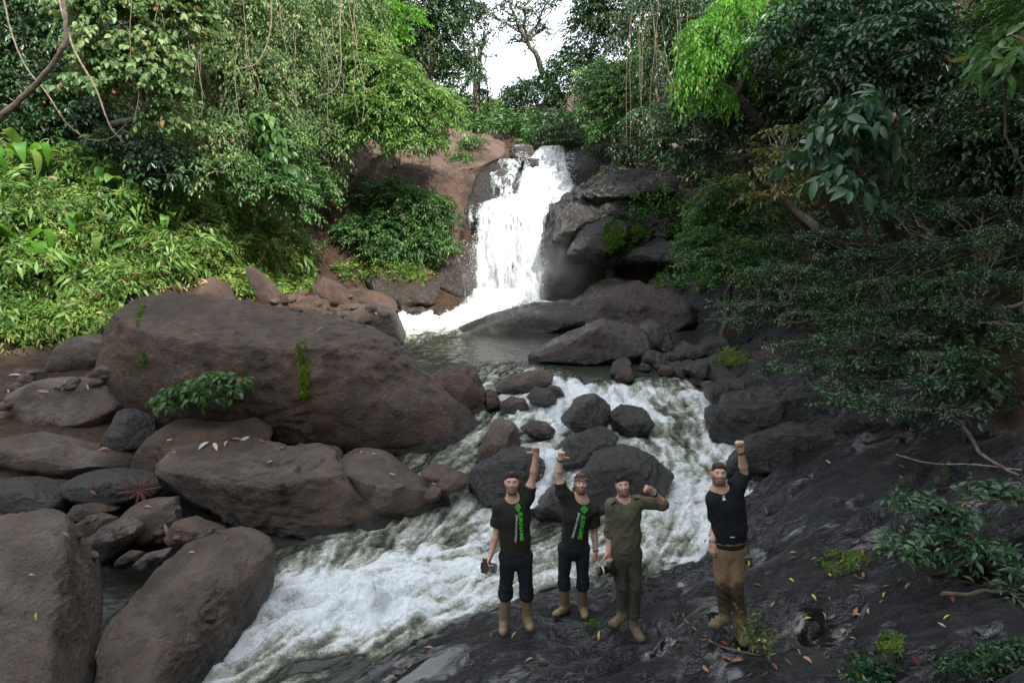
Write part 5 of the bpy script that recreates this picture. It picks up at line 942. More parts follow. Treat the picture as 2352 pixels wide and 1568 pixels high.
def person(label, crop, Y, J, skin, haircol, hairmat, beard, shirt_kind, trouser_mat, boots, hands, head_yaw=0., headroll=0., hairkw={}, dyn=None):
    p = PX(crop, Y); j = {k: p(*v) for k, v in J.items()}; feet = [j['toeL'], j['toeR']]
    root = thing('person', label, 'person', ((j['ankL']+j['ankR'])/2*np.array([1, 1, 0])+np.array([0, 0, min(f[2] for f in feet)])))
    lo = np.min(list(j.values()), 0)-.22; hi = np.max(list(j.values()), 0)+.22; res = {}
    # body
    S = SDF(lo, hi, .0065); top, chin = j['top'], j['chin']; C = (top*.52+chin*.48); hd = nrmz(top-chin)
    fwd = nrmz(np.array([math.sin(head_yaw), -1, .30])); r, u, f = frame(fwd, hd); k = np.linalg.norm(top-chin)/.232*.88
    C = C+f*.0; head_prims(S, C, r, u, f, k); nb = j['neck']
    S.cone(C-u*.06*k-f*.02, nb+np.array([0, .02, -.01]), .056, .062, .03); shm = (j['shL']+j['shR'])/2; hip = (j['hipL']+j['hipR'])/2
    S.cone(nb+np.array([0, .02, -.05]), hip+np.array([0, .01, 0]), .10, .11, .05, (np.array([0, 1., 0]), .75))
    for sd_ in 'LR':
        sh, el, wr = j['sh'+sd_], j['el'+sd_], j['wr'+sd_]; S.cone(nb+np.array([0, .02, -.05]), sh, .05, .05, .05); S.cone(sh, el, .055, .036, .02); mid = el*.70+wr*.30; S.cone(el, mid, .036, .041, .012); S.cone(mid, wr, .041, .027, .015)
        S.ell(sh*.5+el*.5, np.eye(3), np.array([.050]*3), .03)
        hp, kn, an = j['hip'+sd_], j['kn'+sd_], j['ank'+sd_]; S.cone(hip, hp, .07, .055, .03)
        H = hands[sd_]; hand_prims(S, wr, np.array(H['d'], float), np.array(H['n'], float), np.array(H['s'], float), H.get('curl', 1.), H.get('thumb', (1., .2)), H.get('k', .95))
    def att(V):
        col = np.tile(np.array(skin), (len(V), 1)); col *= (1+.10*fbm(V*22, 2))[:, None]; hz = np.zeros(len(V))
        col = head_color(V, C, r, u, f, k, skin, haircol, beard, col); return {'col': np.clip(col, 0, 1)}
    sdf_obj('body', S, M['skin'], root, att, 0)
    hair_obj(root, C, r, u, f, k, hairmat, **hairkw); res.update(root=root, j=j, C=C, r=r, u=u, f=f, k=k, p=p)
    # upper garment
    S = SDF(lo, hi, .0082); yf = (np.array([0, 1., 0]), .68); ch = j['chest']; wa = j['waist']; hw, ww = J_HALF[label]
    S.cone(nb+np.array([0, .025, -.055]), ch, .085, hw*.92, .06, yf); S.cone(ch, wa, hw, ww, .06, yf); S.cone(wa, j['hem'], ww, ww*1.03, .05, yf)
    for sd_ in 'LR':
        sh, el = j['sh'+sd_], j['el'+sd_]; dr = nrmz(el-sh); S.cone(nb+np.array([0, .025, -.06]), sh-dr*.0, .060, .064, .06)
        up_ = dr[2] > .3
        if shirt_kind == 'tee':
            ln = (.12 if up_ else .21); e = sh+dr*ln; S.cone(ch*.55+sh*.45, sh, .085, .072, .06); S.cone(sh, e, .072, .078 if not up_ else .070, .02, cap=True)
        else:
            S.cone(ch*.55+sh*.45, sh, .08, .068, .05); S.cone(sh, el, .068, .060, .02); S.cone(sh+dr*np.linalg.norm(el-sh)*(.80 if not up_ else .82), sh+dr*np.linalg.norm(el-sh)*(1.02 if not up_ else 1.05), .066, .068, .006, cap=True)
    hemp = np.array(j['hem']); S.plane(hemp, HEM_N[label])
    S.ell(nb+np.array([0, -.045, .045]), np.eye(3), np.array([.074, .085, .062]), 0, True)
    tw = nrmz(np.array([.55, .2, .8]) if J['elR'][1] > J['shR'][1] else np.array([-.55, .2, .8])); sdn = len(label)
    def wr(P):
        a = P@tw; b = P@np.cross(tw, [0, 1, 0]); q_ = np.stack([a*3.2+.5*noise(P*4), b*13, P[:, 1]*4], 1)+sdn; return -.0085*np.maximum(ridged(q_, 2)-.35, 0)**1.3*(.35+.65*sstep(nb[2]-.05, nb[2]-.25, P[:, 2]))+.0035*fbm(P*5+sdn, 2)
    S.wrinkle(wr); sname = 't_shirt' if shirt_kind == 'tee' else 'shirt'; so, SV, SQ = sdf_obj(sname, S, res_mat(shirt_kind, label), root); res['shirt'] = so; res['tree'] = BVHTree.FromPolygons(SV.tolist(), SQ.tolist())
    # trousers
    S = SDF(lo, hi, .0095); S.cone(j['hipL']+np.array([0, .01, .06]), j['hipR']+np.array([0, .01, .06]), .096, .096, .04, (np.array([0, 1., 0]), .95))
    wz = nrmz(wa-hip); S.cone(hip+wz*.05, hip+wz*.16, .142, .134, .04, (np.array([0, 1., 0]), .72))
    for sd_ in 'LR':
        hp, kn, an = j['hip'+sd_], j['kn'+sd_], j['ank'+sd_]; S.cone(hp, kn, .086, .062, .010)
        if boots == 'rubber': e = kn+nrmz(an-kn)*.10; S.cone(kn, e, .068, .072, .01); S.cone(e-nrmz(an-kn)*.04, e+nrmz(an-kn)*.02, .074, .076, .006, cap=True)
        else: S.cone(kn, an+nrmz(kn-an)*.15, .061, .055, .01); S.cone(an+nrmz(kn-an)*.19, an+nrmz(kn-an)*.13, .060, .061, .01, cap=True)
    kzm = (j['knL'][2]+j['knR'][2])/2
    def twr(P):
        kn_ = np.exp(-((P[:, 2]-kzm)/.13)**2); q_ = np.stack([P[:, 0]*5, P[:, 1]*4, P[:, 2]*16+P[:, 0]*9], 1)+sdn*3; v_ = np.stack([P[:, 0]*14, P[:, 1]*6, P[:, 2]*3+P[:, 0]*3], 1)+sdn
        return -.009*np.maximum(ridged(q_, 2)-.3, 0)*(.3+.9*kn_)-.006*np.maximum(ridged(v_, 2)-.4, 0)+.004*fbm(P*5+sdn, 2)
    S.wrinkle(twr)
    def tat(V):
        base = np.array(TROUSER_COL[trouser_mat]); col = np.tile(base, (len(V), 1))
        if trouser_mat == 'brown':
            kz = (j['knL'][2]+j['knR'][2])/2; m = sstep(kz+.16, kz+.02, V[:, 2]+.12*fbm(V*6, 2)+.05*noise(V*9+3))*sstep(kz-.42, kz-.1, V[:, 2]+.1*noise(V*5)); m = m*.85; col = col*(1-m[:, None])+np.array([.028, .020, .013])*m[:, None]
        col *= (1+.18*fbm(V*14, 3))[:, None]; return {'col': np.clip(col, 0, 1)}
    to, _, _ = sdf_obj('trousers', S, M['cloth_col'], root, tat)
    # boots
    for sd_ in 'LR':
        kn, an, toe = j['kn'+sd_], j['ank'+sd_], j['toe'+sd_]; ax = nrmz(kn-an); S = SDF(np.minimum(np.minimum(an, toe), kn)-.13, np.maximum(np.maximum(an, toe), kn)+.13, .009); gz = toe[2]-.0
        heel = np.array([an[0], an[1]+.03, gz+.045]); ball = np.array([toe[0]*.75+an[0]*.25, toe[1]*.72+an[1]*.28, gz+.046]); tip = np.array([toe[0], toe[1]+.03, gz+.042])
        if boots == 'rubber': S.cone(an+ax*.03, kn-ax*.08, .052, .063, .02, cap=False); S.cone(heel+np.array([0, 0, .01]), an+ax*.05, .050, .060, .03)
        else: S.cone(an+ax*.0, an+ax*.17, .050, .057, .02); S.cone(heel, an+ax*.03, .050, .056, .03)
        S.cone(heel, ball, .040, .044, .02, (UP, .9)); S.cone(ball, tip, .044, .036, .02, (UP, .85)); S.cone(an, ball, .044, .034, .03)
        S.plane(np.array([0, 0, gz+.006]), (0, 0, -1)); 
        if boots != 'rubber': S.wrinkle(lambda P: -.004*ridged(P*np.array([18, 18, 45]), 2))
        bo, _, _ = sdf_obj('boot', S, M['rubber' if boots == 'rubber' else 'desert_boot'], root)
        S = SDF(np.minimum(an, toe)-.13, np.maximum(an, toe)+.13, .010); S.cone(heel, ball, .045, .049, .02, (UP, .9)); S.cone(ball, tip, .049, .041, .02, (UP, .9)); S.plane(np.array([0, 0, gz+.022]), (0, 0, 1)); S.plane(np.array([0, 0, gz-.008]), (0, 0, -1))
        if boots != 'rubber':
            jl = Join(); fd_ = nrmz(np.array([toe[0]-an[0], toe[1]-an[1], 0])); sdv = np.array([fd_[1], -fd_[0], 0])
            for q_ in range(5): c0 = an+ax*(.15-.032*q_)+fd_*(.058+.012*q_*(q_ > 2)); V, Q = tube(np.array([c0-sdv*.022-UP*.006, c0+fd_*.006, c0+sdv*.022+UP*.006]), .0035, 4); jl.add(V, Q)
            l_ = obj('laces', jl.mesh('laces'), M['black_webbing']); l_.parent = bo; l_.location = -Vector(root.location)
        so_, _, _ = sdf_obj('sole', S, M['sole'], root); so_.parent = bo; so_.location = (0, 0, 0)
    return res
TROUSER_COL = {'dark': (.012, .016, .021), 'olive': (.050, .051, .036), 'brown': (.23, .155, .085)}
def res_mat(kind, label): return M['shirt_olive'] if kind != 'tee' else (M['tee_navy'] if 'black t shirt' in label else M['tee_black'])
hair_m = lambda nm, c: plain(nm, c, .6, .4, .45, 90, .8)
M['hair_brown'] = hair_m('hair_brown', (.030, .018, .011)); M['hair_red'] = hair_m('hair_red', (.11, .038, .015)); M['hair_dark'] = hair_m('hair_dark', (.010, .008, .006)); M['hair_light'] = hair_m('hair_light_brown', (.045, .030, .019))
L1 = 'man in printed dark t shirt raising his fist and holding a drone remote'
L2 = 'man with patterned headband and printed dark t shirt raising his thumb'
L3 = 'man in olive button shirt flexing one arm and holding a camera'
L4 = 'man in plain black t shirt and brown trousers raising his fist'
J_HALF = {L1: (.170, .150), L2: (.168, .146), L3: (.162, .150), L4: (.156, .152)}
HEM_N = {L1: (.10, 0, -1), L2: (-.12, 0, -1), L3: (0, -.05, -1), L4: (.10, 0, -1)}
PP = {}
PP[1] = person(L1, 'A', 6.8, dict(top=(270,272), chin=(272,440), neck=(280,478,.0), shL=(182,528), elL=(160,706,.02), wrL=(118,880,-.06), shR=(385,452), elR=(430,308,0), wrR=(450,142,-.02), chest=(285,600), waist=(295,760), hem=(305,862), hipL=(242,935), hipR=(362,930), knL=(228,1120), knR=(376,1125), ankL=(215,1405,.04), ankR=(388,1375,.04), toeL=(205,1492,-.16), toeR=(408,1462,-.16)),
   SKIN, (.045, .028, .018), M['hair_brown'], .8, 'tee', 'dark', 'rubber',
   dict(L=dict(d=(-.35, -.35, -1), n=(.75, -.5, -.3), s=(-.2, -1, .2), curl=.55, thumb=(.7, .8)), R=dict(d=(-.03, -.05, 1), n=(0, -1, .0), s=(-1, 0, .05), curl=1., thumb=(1., .15))), hairkw=dict(vol=.008, curl=.5, seed=1))
PP[2] = person(L2, 'A', 7.69, dict(top=(783,288), chin=(779,434), neck=(782,466,0), shL=(642,418), elL=(616,300), wrL=(632,172,-.02), shR=(868,545), elR=(880,700,.02), wrR=(890,865,-.04), chest=(748,600), waist=(738,740), hem=(735,800), hipL=(668,870), hipR=(790,868), knL=(655,1060), knR=(795,1060), ankL=(668,1285,.05), ankR=(796,1295,.05), toeL=(590,1352,-.10), toeR=(812,1372,-.16)),
   (.54, .33, .245), (.15, .055, .024), M['hair_red'], 1., 'tee', 'dark', 'rubber',
   dict(L=dict(d=(.12, -.05, 1), n=(0, -1, 0), s=(1, 0, -.05), curl=1., thumb=(1., .05)), R=dict(d=(-.05, -.1, -1), n=(-.5, .4, 0), s=(-.4, -1, 0), curl=.35, thumb=(.3, 1.))), hairkw=dict(vol=.014, curl=.8, seed=2))
PP[3] = person(L3, 'C', 6.73, dict(top=(216,108), chin=(236,278), neck=(242,312,0), shL=(142,352), elL=(126,580,.03), wrL=(112,735,-.04), shR=(352,325), elR=(566,345,.03), wrR=(468,228,-.10), chest=(245,430), waist=(250,600), hem=(248,720), hipL=(190,800), hipR=(316,798), knL=(226,1015,-.02), knR=(334,1015,-.04), ankL=(232,1265,.08), ankR=(318,1350,.04), toeL=(140,1368,-.05), toeR=(388,1500,-.16)),
   (.50, .305, .225), (.024, .017, .012), M['hair_dark'], .85, 'button', 'olive', 'desert',
   dict(L=dict(d=(-.05, -.2, -1), n=(.3, -1, 0), s=(-.5, -.8, 0), curl=.8, thumb=(.6, .6)), R=dict(d=(-1, -.25, .45), n=(-.1, -1, -.2), s=(.1, -.2, 1), curl=1., thumb=(.3, .9))), hairkw=dict(vol=.013, curl=1.1, seed=3))
PP[4] = person(L4, 'D', 6.08, dict(top=(214,204), chin=(206,368), neck=(222,398,0), shL=(180,470), elL=(192,640,.04), wrL=(162,785,-.04), shR=(345,366), elR=(396,272,.03), wrR=(368,108,-.03), chest=(275,520), waist=(288,670), hem=(290,760), hipL=(232,860), hipR=(330,862), knL=(240,1090), knR=(336,1130,-.02), ankL=(258,1345,.05), ankR=(388,1440,.02), toeL=(168,1424,-.08), toeR=(395,1556,-.16)),
   (.49, .30, .22), (.060, .038, .024), M['hair_light'], .9, 'tee', 'brown', 'desert',
   dict(L=dict(d=(-.05, -.1, -1), n=(.5, .4, 0), s=(.4, -1, 0), curl=.3, thumb=(.3, 1.)), R=dict(d=(-.2, -.05, 1), n=(-.1, -1, 0), s=(-1, 0, .1), curl=1., thumb=(.2, 1.))), hairkw=dict(vol=.009, curl=.25, seed=4), head_yaw=-.12)
# prints
def to_line(p0, p1, h, off=0.):
    p0 = np.array(p0, float); p1 = np.array(p1, float); d = p1-p0; n = np.array([-d[1], d[0]]); n = -n/np.linalg.norm(n)      # letter tops point to the viewer's right
    if n[0] < 0: n = -n
    return lambda q: p0+d*q[0]+n*h*q[1]
logo = merge2d([ringshape(.70, .92), disc(-.02, -.12, .26, .22), disc(-.34, .16, .10, .14), disc(-.12, .34, .10, .14), disc(.14, .34, .10, .14), disc(.34, .14, .10, .14)]+[([(math.cos(a-.22)*.9, math.sin(a-.22)*.9), (math.cos(a+.05)*1.32, math.sin(a+.05)*1.32), (math.cos(a+.22)*.9, math.sin(a+.22)*.9)], [[0, 1, 2]]) for a in (0, math.pi/2, math.pi, 1.5*math.pi)])
for n_, (lc, lr, a0, a1, ah, b0, b1, bh) in {1: ((318,532), (17,26), (322,566), (334,778), 25, (303,588), (292,786), 14), 2: ((806,546), (23,24), (788,590), (758,764), 30, (763,572), (712,752), 15)}.items():
    R_ = PP[n_]; sh, tr = R_['shirt'], R_['tree']
    print_on(sh, tr, 'logo_print', logo, 'A', lambda q, lc=lc, lr=lr: (lc[0]+q[0]*lr[0], lc[1]-q[1]*lr[1]), M['print_green'])
    print_on(sh, tr, 'lettering', text2d('SURINAME', 1., .03), 'A', to_line(a0, a1, ah), M['print_green'])
    print_on(sh, tr, 'lettering', text2d('JUNGLE EXPEDITION', 1., .02), 'A', to_line(b0, b1, bh), M['print_white'])
emb = merge2d([ringshape(.55, .78, .2, math.pi-.2), ([(-.9, -.75), (-.35, .25), (0, -.2), (.3, .3), (.9, -.75)], [[0, 1, 2], [2, 3, 4], [0, 2, 4]]), ([(-.9, -.95), (.9, -.95), (.9, -.82), (-.9, -.82)], [[0, 1, 2, 3]])])
print_on(PP[4]['shirt'], PP[4]['tree'], 'chest_emblem', emb, 'D', lambda q: (246+q[0]*13-q[1]*4, 455-q[1]*21+q[0]*-4), M['print_white'])
print_on(PP[4]['shirt'], PP[4]['tree'], 'hem_label', ([(0, 0), (1, 0), (1, 1), (0, 1)], [[0, 1, 2, 3]]), 'D', lambda q: (292+q[0]*36, 738+q[1]*9), M['print_white'])
# wristbands, watch, headband, belt, buttons
def wband(n_, sd_, mat, w=.02, name='wristband', t=.90): j = PP[n_]['j']; a, b = j['el'+sd_], j['wr'+sd_]; p = a+(b-a)*t; return ring(name, p, b-a, .031, w, M[mat], PP[n_]['root'], .005)
wband(2, 'L', 'black_plastic', .024, 'wristwatch'); wband(2, 'R', 'black_plastic', .016); wband(4, 'R', 'black_webbing', .014); wband(3, 'R', 'steel', .026, 'wristwatch', .86); wband(3, 'R', 'black_webbing', .012, t=.76); wband(4, 'L', 'grey_plastic', .022, 'wristwatch', .93)
R_ = PP[2]; t_ = NT('headband_pattern'); p_ = t_.pos(); nz_ = t_.noise(t_.scale(p_, (1, 1, 2.2)), 34, 3, .6, 1.5); M['headband'] = t_.end(t_.bsdf(t_.mix(t_.ramp(nz_, .52, .60), (.012, .012, .014), (.35, .35, .36)), .8))
S = SDF(R_['C']-.16, R_['C']+.16, .005); S.ell(R_['C']+(R_['u']*.040-R_['f']*.014)*R_['k'], np.stack([R_['r'], R_['u'], R_['f']]), np.array([.0965, .108, .1125])*R_['k'], 0); S.plane(R_['C']+R_['u']*.078, R_['u']+R_['f']*.1); S.plane(R_['C']+R_['u']*.040, -R_['u']-R_['f']*.1); sdf_obj('headband', S, M['headband'], R_['root'])
j = PP[4]['j']; hp = (j['hipL']+j['hipR'])/2; wz = nrmz(j['waist']-hp); S = SDF(hp-.25, hp+np.array([.25, .25, .4]), .006); S.cone(hp+wz*.085, hp+wz*.125, .158, .156, 0, (np.array([0, 1., 0]), .74), cap=True); sdf_obj('belt', S, M['black_webbing'], PP[4]['root'])
tr = PP[3]['tree']; x0, y0, s_ = CROPS['C']
for cx, cy in ((240,408),(246,470),(250,532),(225,590),(222,648),(262,425)):
    h, d = raycast_px(tr, (x0+cx/s_)*.57422, (y0+cy/s_)*.57422)
    if h is not None: V, Fc = cube_sphere(4); b_ = obj('button', mesh_np('button', V*np.array([.007, .003, .007])+h-d*.003, Fc), M['khaki_strap']); b_.parent = PP[3]['shirt']; b_.location = -Vector(PP[3]['root'].location)
def flat_patch(n_, crop, quad, mat, name, lift=.006, n=8):
    q = np.array(quad, float); g = np.linspace(0, 1, n); V = [(a, b) for b in g for a in g]; f = lambda p: (q[0]*(1-p[0])+q[1]*p[0])*(1-p[1])+(q[3]*(1-p[0])+q[2]*p[0])*p[1]
    return print_on(PP[n_]['shirt'], PP[n_]['tree'], name, (np.array(V), grid_faces(n, n).tolist()), crop, f, M[mat], lift)
flat_patch(3, 'C', [(150,418),(222,408),(226,450),(152,462)], 'shirt_olive', 'chest_pocket'); flat_patch(3, 'C', [(128,338),(172,312),(180,330),(134,356)], 'black_webbing', 'shoulder_patch'); flat_patch(3, 'C', [(318,292),(366,288),(372,300),(322,308)], 'black_webbing', 'shoulder_patch')
S = SDF(PP[3]['j']['neck']-.16, PP[3]['j']['neck']+.16, .005); nb = PP[3]['j']['neck']
S.cone(nb+np.array([-.07, .02, -.02]), nb+np.array([-.062, -.01, .045]), .011, .010, .01, (np.array([1., 0, 0]), .6)); S.cone(nb+np.array([.07, .02, -.02]), nb+np.array([.062, -.01, .045]), .011, .010, .01, (np.array([1., 0, 0]), .6)); S.cone(nb+np.array([-.062, .0, .035]), nb+np.array([-.022, -.075, -.030]), .013, .010, .01, (BACK, .5)); S.cone(nb+np.array([.062, .0, .035]), nb+np.array([.03, -.075, -.028]), .013, .010, .01, (BACK, .5)); sdf_obj('collar', S, M['shirt_olive'], PP[3]['root'])
# things they hold
p = PP[1]['p']; c = p(104, 972, -.12); R3 = np.stack([nrmz(np.array([.9, .25, -.35])), nrmz(np.array([.30, -.75, .55])), nrmz(np.cross(nrmz(np.array([.9, .25, -.35])), nrmz(np.array([.30, -.75, .55]))))])
rc = thing('drone_remote', 'grey drone remote control with phone clipped on held by a man', 'remote control', c-np.array([0, 0, .06]))
box_part('handset', c+R3[0]*.03, R3, (.115, .028, .10), M['grey_plastic'], rc, .008); box_part('phone', c-R3[0]*.05-R3[1]*-.012, R3, (.075, .012, .15), M['black_plastic'], rc, .003); box_part('screen', c-R3[0]*.05+R3[1]*.020, R3, (.066, .002, .135), M['screen_glass'], rc, 0)
for dx, dz in ((.045, .028), (.045, -.028)):
    q = c+R3[0]*dx+R3[2]*dz+R3[1]*.016; V, Q = tube(np.array([q, q+R3[1]*.012, q+R3[1]*.018]), [.006, .005, .009], 10); obj('thumbstick', mesh_np('thumbstick', V, Q), M['black_plastic'], rc)
box_part('phone_clamp', c-R3[0]*.088, R3, (.012, .03, .06), M['black_plastic'], rc, .002)
p = PP[3]['p']; c = p(110, 880, -.08); ax = nrmz(np.array([-1., -.25, -.05])); up_ = nrmz(np.cross(ax, [0, 1, 0])); R3 = np.stack([ax, np.cross(up_, ax), up_])
cm = thing('camera', 'black camera with long lens hanging from the hand beside olive trousers', 'camera', c-np.array([0, 0, .08]))
box_part('camera_body', c+ax*-.03, R3, (.07, .13, .10), M['black_plastic'], cm, .012)
V, Q = tube(np.array([c, c+ax*.03, c+ax*.032, c+ax*.09, c+ax*.092, c+ax*.125, c+ax*.128]), [.036, .038, .042, .042, .045, .045, .036], 22); lens = obj('lens', mesh_np('lens', V, Q), M['black_plastic'], cm); V, Q = tube(np.array([c+ax*.060, c+ax*.074]), [.0432, .0432], 22); o_ = obj('lens_ring', mesh_np('lens_ring', V, Q), M['print_white'], cm); V, Q = tube(np.array([c+ax*.124, c+ax*.126]), [.040, .001], 22); obj('lens_glass', mesh_np('lens_glass', V, Q), M['screen_glass'], cm)
V, Q = tube(np.array([c+R3[2]*.06+ax*-.05, c+R3[2]*.09+ax*-.03, c+R3[2]*.06+ax*.01]), .007, 6); obj('grip_strap', mesh_np('grip_strap', V, Q), M['black_webbing'], cm)
# ------------------------------------------------------------------ placing things on the built surfaces
gv = np.empty(len(ground.data.vertices)*3, np.float32); ground.data.vertices.foreach_get('co', gv); gv = gv.reshape(-1, 3); gf = grid_faces(len(gx), len(gy))
nearg = (np.abs(gv[gf[:, 0], 0]) < 24) & (gv[gf[:, 0], 1] > 3.5) & (gv[gf[:, 0], 1] < 36); AV = [gv]; AF = [gf[nearg]]; nn = len(gv)
for o_, V_, F_ in ROCKS: AV.append(V_); AF.append(F_+nn); nn += len(V_)
SURF = BVHTree.FromPolygons(np.concatenate(AV).tolist(), np.concatenate(AF).tolist())
def hit(u, v):
    d = ray(u, v); d = d/np.linalg.norm(d); h = SURF.ray_cast(Vector((0, 0, CZ)), Vector(d))
    if h[0] is None: return None, None
    n = np.array(h[1]); n = n if n@d < 0 else -n; return np.array(h[0]), n
def inpoly(pl, r):
    pl = np.array(pl, float)
    while True:
        u, v = r.uniform(pl[:, 0].min(), pl[:, 0].max()), r.uniform(pl[:, 1].min(), pl[:, 1].max()); c = False
        for (ax, ay), (bx, by) in zip(pl, np.roll(pl, -1, 0)):
            if (ay > v) != (by > v) and u < (bx-ax)*(v-ay)/(by-ay)+ax: c = not c
        if c: return u, v
# --- loose rubble
rb = np.random.default_rng(31)
for nm, lb, gr, pl, n, smin, smax, mats in [('rubble_stone', 'pale rubble stone on the gravel shelf left of the huge boulder', 'rubble of the gravel shelf', [(0,880),(60,840),(130,880),(250,850),(250,880),(40,900),(20,1000),(-20,1000)], 26, 7, 20, ['pale', 'greybrown', 'red']),
   ('rubble_stone', 'small rubble stone wedged between the near left boulders', 'rubble between the near left boulders', [(160,1160),(300,1160),(420,1150),(400,1280),(280,1320),(180,1290)], 16, 7, 16, ['greybrown', 'pale', 'red']),
   ('rubble_stone', 'reddish rubble stone at the foot of the leafy bank', 'rubble at the foot of the bank', [(620,690),(700,660),(820,680),(900,720),(880,740),(760,735),(660,715)], 22, 8, 20, ['red', 'greybrown', 'brown']),
   ('rubble_stone', 'dark wet stone at the foot of the cliff left of the falls', 'stones under the left cliff', [(890,715),(960,700),(1040,715),(1000,735),(920,740)], 14, 7, 16, ['wet', 'wetbrown'])]:
    for i in range(n):
        u, v = inpoly(pl, rb); p_, n_ = hit(u, v)
        if p_ is None or p_[1] > 30: continue
        s_ = rb.uniform(smin, smax); ang = np.linspace(0, 2*math.pi, 8, endpoint=False)+rb.uniform(-.25, .25, 8); r_ = s_/F*p_[1]
        rock(lb, [(u+s_*math.cos(a)*rb.uniform(.8, 1.2), v-s_*.62*math.sin(a)*rb.uniform(.75, 1.2)) for a in ang], p_[1], r_*.8, r_*.9, mats[i % len(mats)], k=12, amp=.07, cuts=6, q=3., seed=int(rb.integers(9999)), name=nm, group=gr)
# --- moss and small growth
def tuft_patch(name, label, poly, n, mat, ll, lw, parent=None, seed=0, m=4, L=.05, h=.0, up=.6):
    f = Fol(seed); P = []; N = []
    for _ in range(n):
        p_, n_ = hit(*inpoly(poly, f.r))
        if p_ is not None: P.append(p_); N.append(n_)
    P = np.array(P); N = np.array(N); kp = fbm(P*(2.2 if P[:, 1].mean() > 20 else 7)+seed, 3) > -.22; P = P[kp]; N = N[kp]; D = N*.8+UP*up+f.r.normal(size=P.shape)*.5; f.sprays(P+N*h, D, N+UP*.5+f.r.normal(size=P.shape)*.4, m, L, ll, lw, .2, True, 1., .1)
    o = obj(name, f.mesh(name), M[mat])
    if parent is not None: o.parent = parent; o.location = -Vector(parent.location); o['kind'] = 'stuff'
    else: tag(o, label, 'moss' if 'moss' in name else 'plants', kind='stuff')
    return o
tuft_patch('moss', None, [(681,788),(702,785),(707,830),(713,862),(706,906),(694,916),(689,872),(684,820)], 1500, 'moss', .030, .016, BIG, 1, 4, .03)
tuft_patch('moss', None, [(312,740),(322,705),(330,690),(334,700),(326,730),(316,752)], 160, 'moss', .03, .016, BIG, 2, 4, .03)
tuft_patch('moss', None, [(322,820),(330,812),(338,822),(334,838),(324,836)], 60, 'leaf_mid', .05, .02, BIG, 3, 5, .06)
tuft_patch('moss', None, [(262,800),(300,760),(330,780),(320,860),(290,920),(262,900)], 260, 'leaf_yellow', .02, .012, BIG, 4, 4, .02)
tuft_patch('cliff_moss', 'bright green moss sheet on the black cliff right of the falls', [(1375,560),(1390,515),(1430,490),(1480,500),(1500,530),(1470,565),(1430,585),(1390,582)], 2600, 'cliff_moss', .06, .035, None, 5, 3, .02, up=.0)
tuft_patch('cliff_creeper', 'creeping leaves on top of the black cliff right of the falls', [(1420,470),(1450,440),(1520,430),(1600,470),(1640,560),(1600,600),(1560,560),(1500,500),(1460,505)], 900, 'leaf_mid', .13, .08, None, 6, 5, .3)
tuft_patch('cliff_ferns', 'green ferns hanging under the dense dark green bush', [(830,600),(900,590),(1000,600),(1005,640),(950,650),(880,640),(800,650),(760,620)], 500, 'leaf_bank', .16, .05, None, 7, 7, .35)
tuft_patch('ledge_plants', 'leafy plants on the ledge behind the wet rock hump', [(1500,660),(1540,610),(1620,600),(1660,640),(1640,670),(1560,668)], 500, 'leaf_mid', .14, .06, None, 8, 6, .3)
for i, (pl, n, mt, ll, lb) in enumerate([
  ([(1870,1295),(1900,1268),(1960,1270),(2000,1285),(1985,1310),(1920,1320)], 420, 'leaf_bank', .035, 'low bright moss in the crack of the black slab'),
  ([(2010,1480),(2030,1460),(2065,1465),(2070,1490),(2030,1500)], 160, 'leaf_bank', .05, 'round green cushion plant on the black slab'),
  ([(1930,1530),(1990,1505),(2060,1530),(2040,1580),(1950,1580)], 240, 'leaf_under', .06, 'dark seedlings at the near edge of the slab'),
  ([(2140,1520),(2230,1500),(2340,1470),(2360,1530),(2250,1560),(2150,1560)], 420, 'leaf_under', .05, 'dark green moss carpet at the near right corner'),
  ([(1645,820),(1670,808),(1700,815),(1720,835),(1680,845),(1650,838)], 160, 'leaf_bank', .13, 'grassy tuft among the right shore rocks')]):
    tuft_patch('slab_moss' if i < 4 else 'grass_tuft', lb, pl, n, mt, ll, ll*.4 if i < 4 else .02, None, 20+i, 5, ll*1.3)
# grass tuft beside the rubber boots
f = Fol(3); P = []
for _ in range(90):
    p_, n_ = hit(1362+f.r.normal()*9, 1437+f.r.normal()*4)
    if p_ is not None: P.append(p_)
P = np.array(P); f.leaves(P, UP*1.+f.r.normal(size=P.shape)*.5, f.r.normal(size=P.shape), f.r.uniform(.05, .10, len(P)), np.full(len(P), .006), f.r.random(len(P))); tag(obj('grass_tuft', f.mesh('grass_tuft'), M['leaf_bright']), 'tiny bright grass tuft beside the rubber boots', 'grass')
# --- shrub on the face of the huge boulder
p_, n_ = hit(530, 945); yb = p_[1]-.25
tree('boulder_shrub', 'small glossy shrub growing from the face of the huge boulder', [(500,868,52,16,yb-.2),(430,900,60,18,yb-.1),(545,885,30,22,yb-.1),(385,918,30,10,yb-.1),(470,905,50,14,yb-.35)], 'leaf_mid', base=p_+np.array([0, .1, 0]), seed=301, dens=85, ll=.15, lw=.065, m=7, L=.26, flat=.5, cat='shrub', trunk_r=.022, twig=.008, limbs=5, inner=.6)
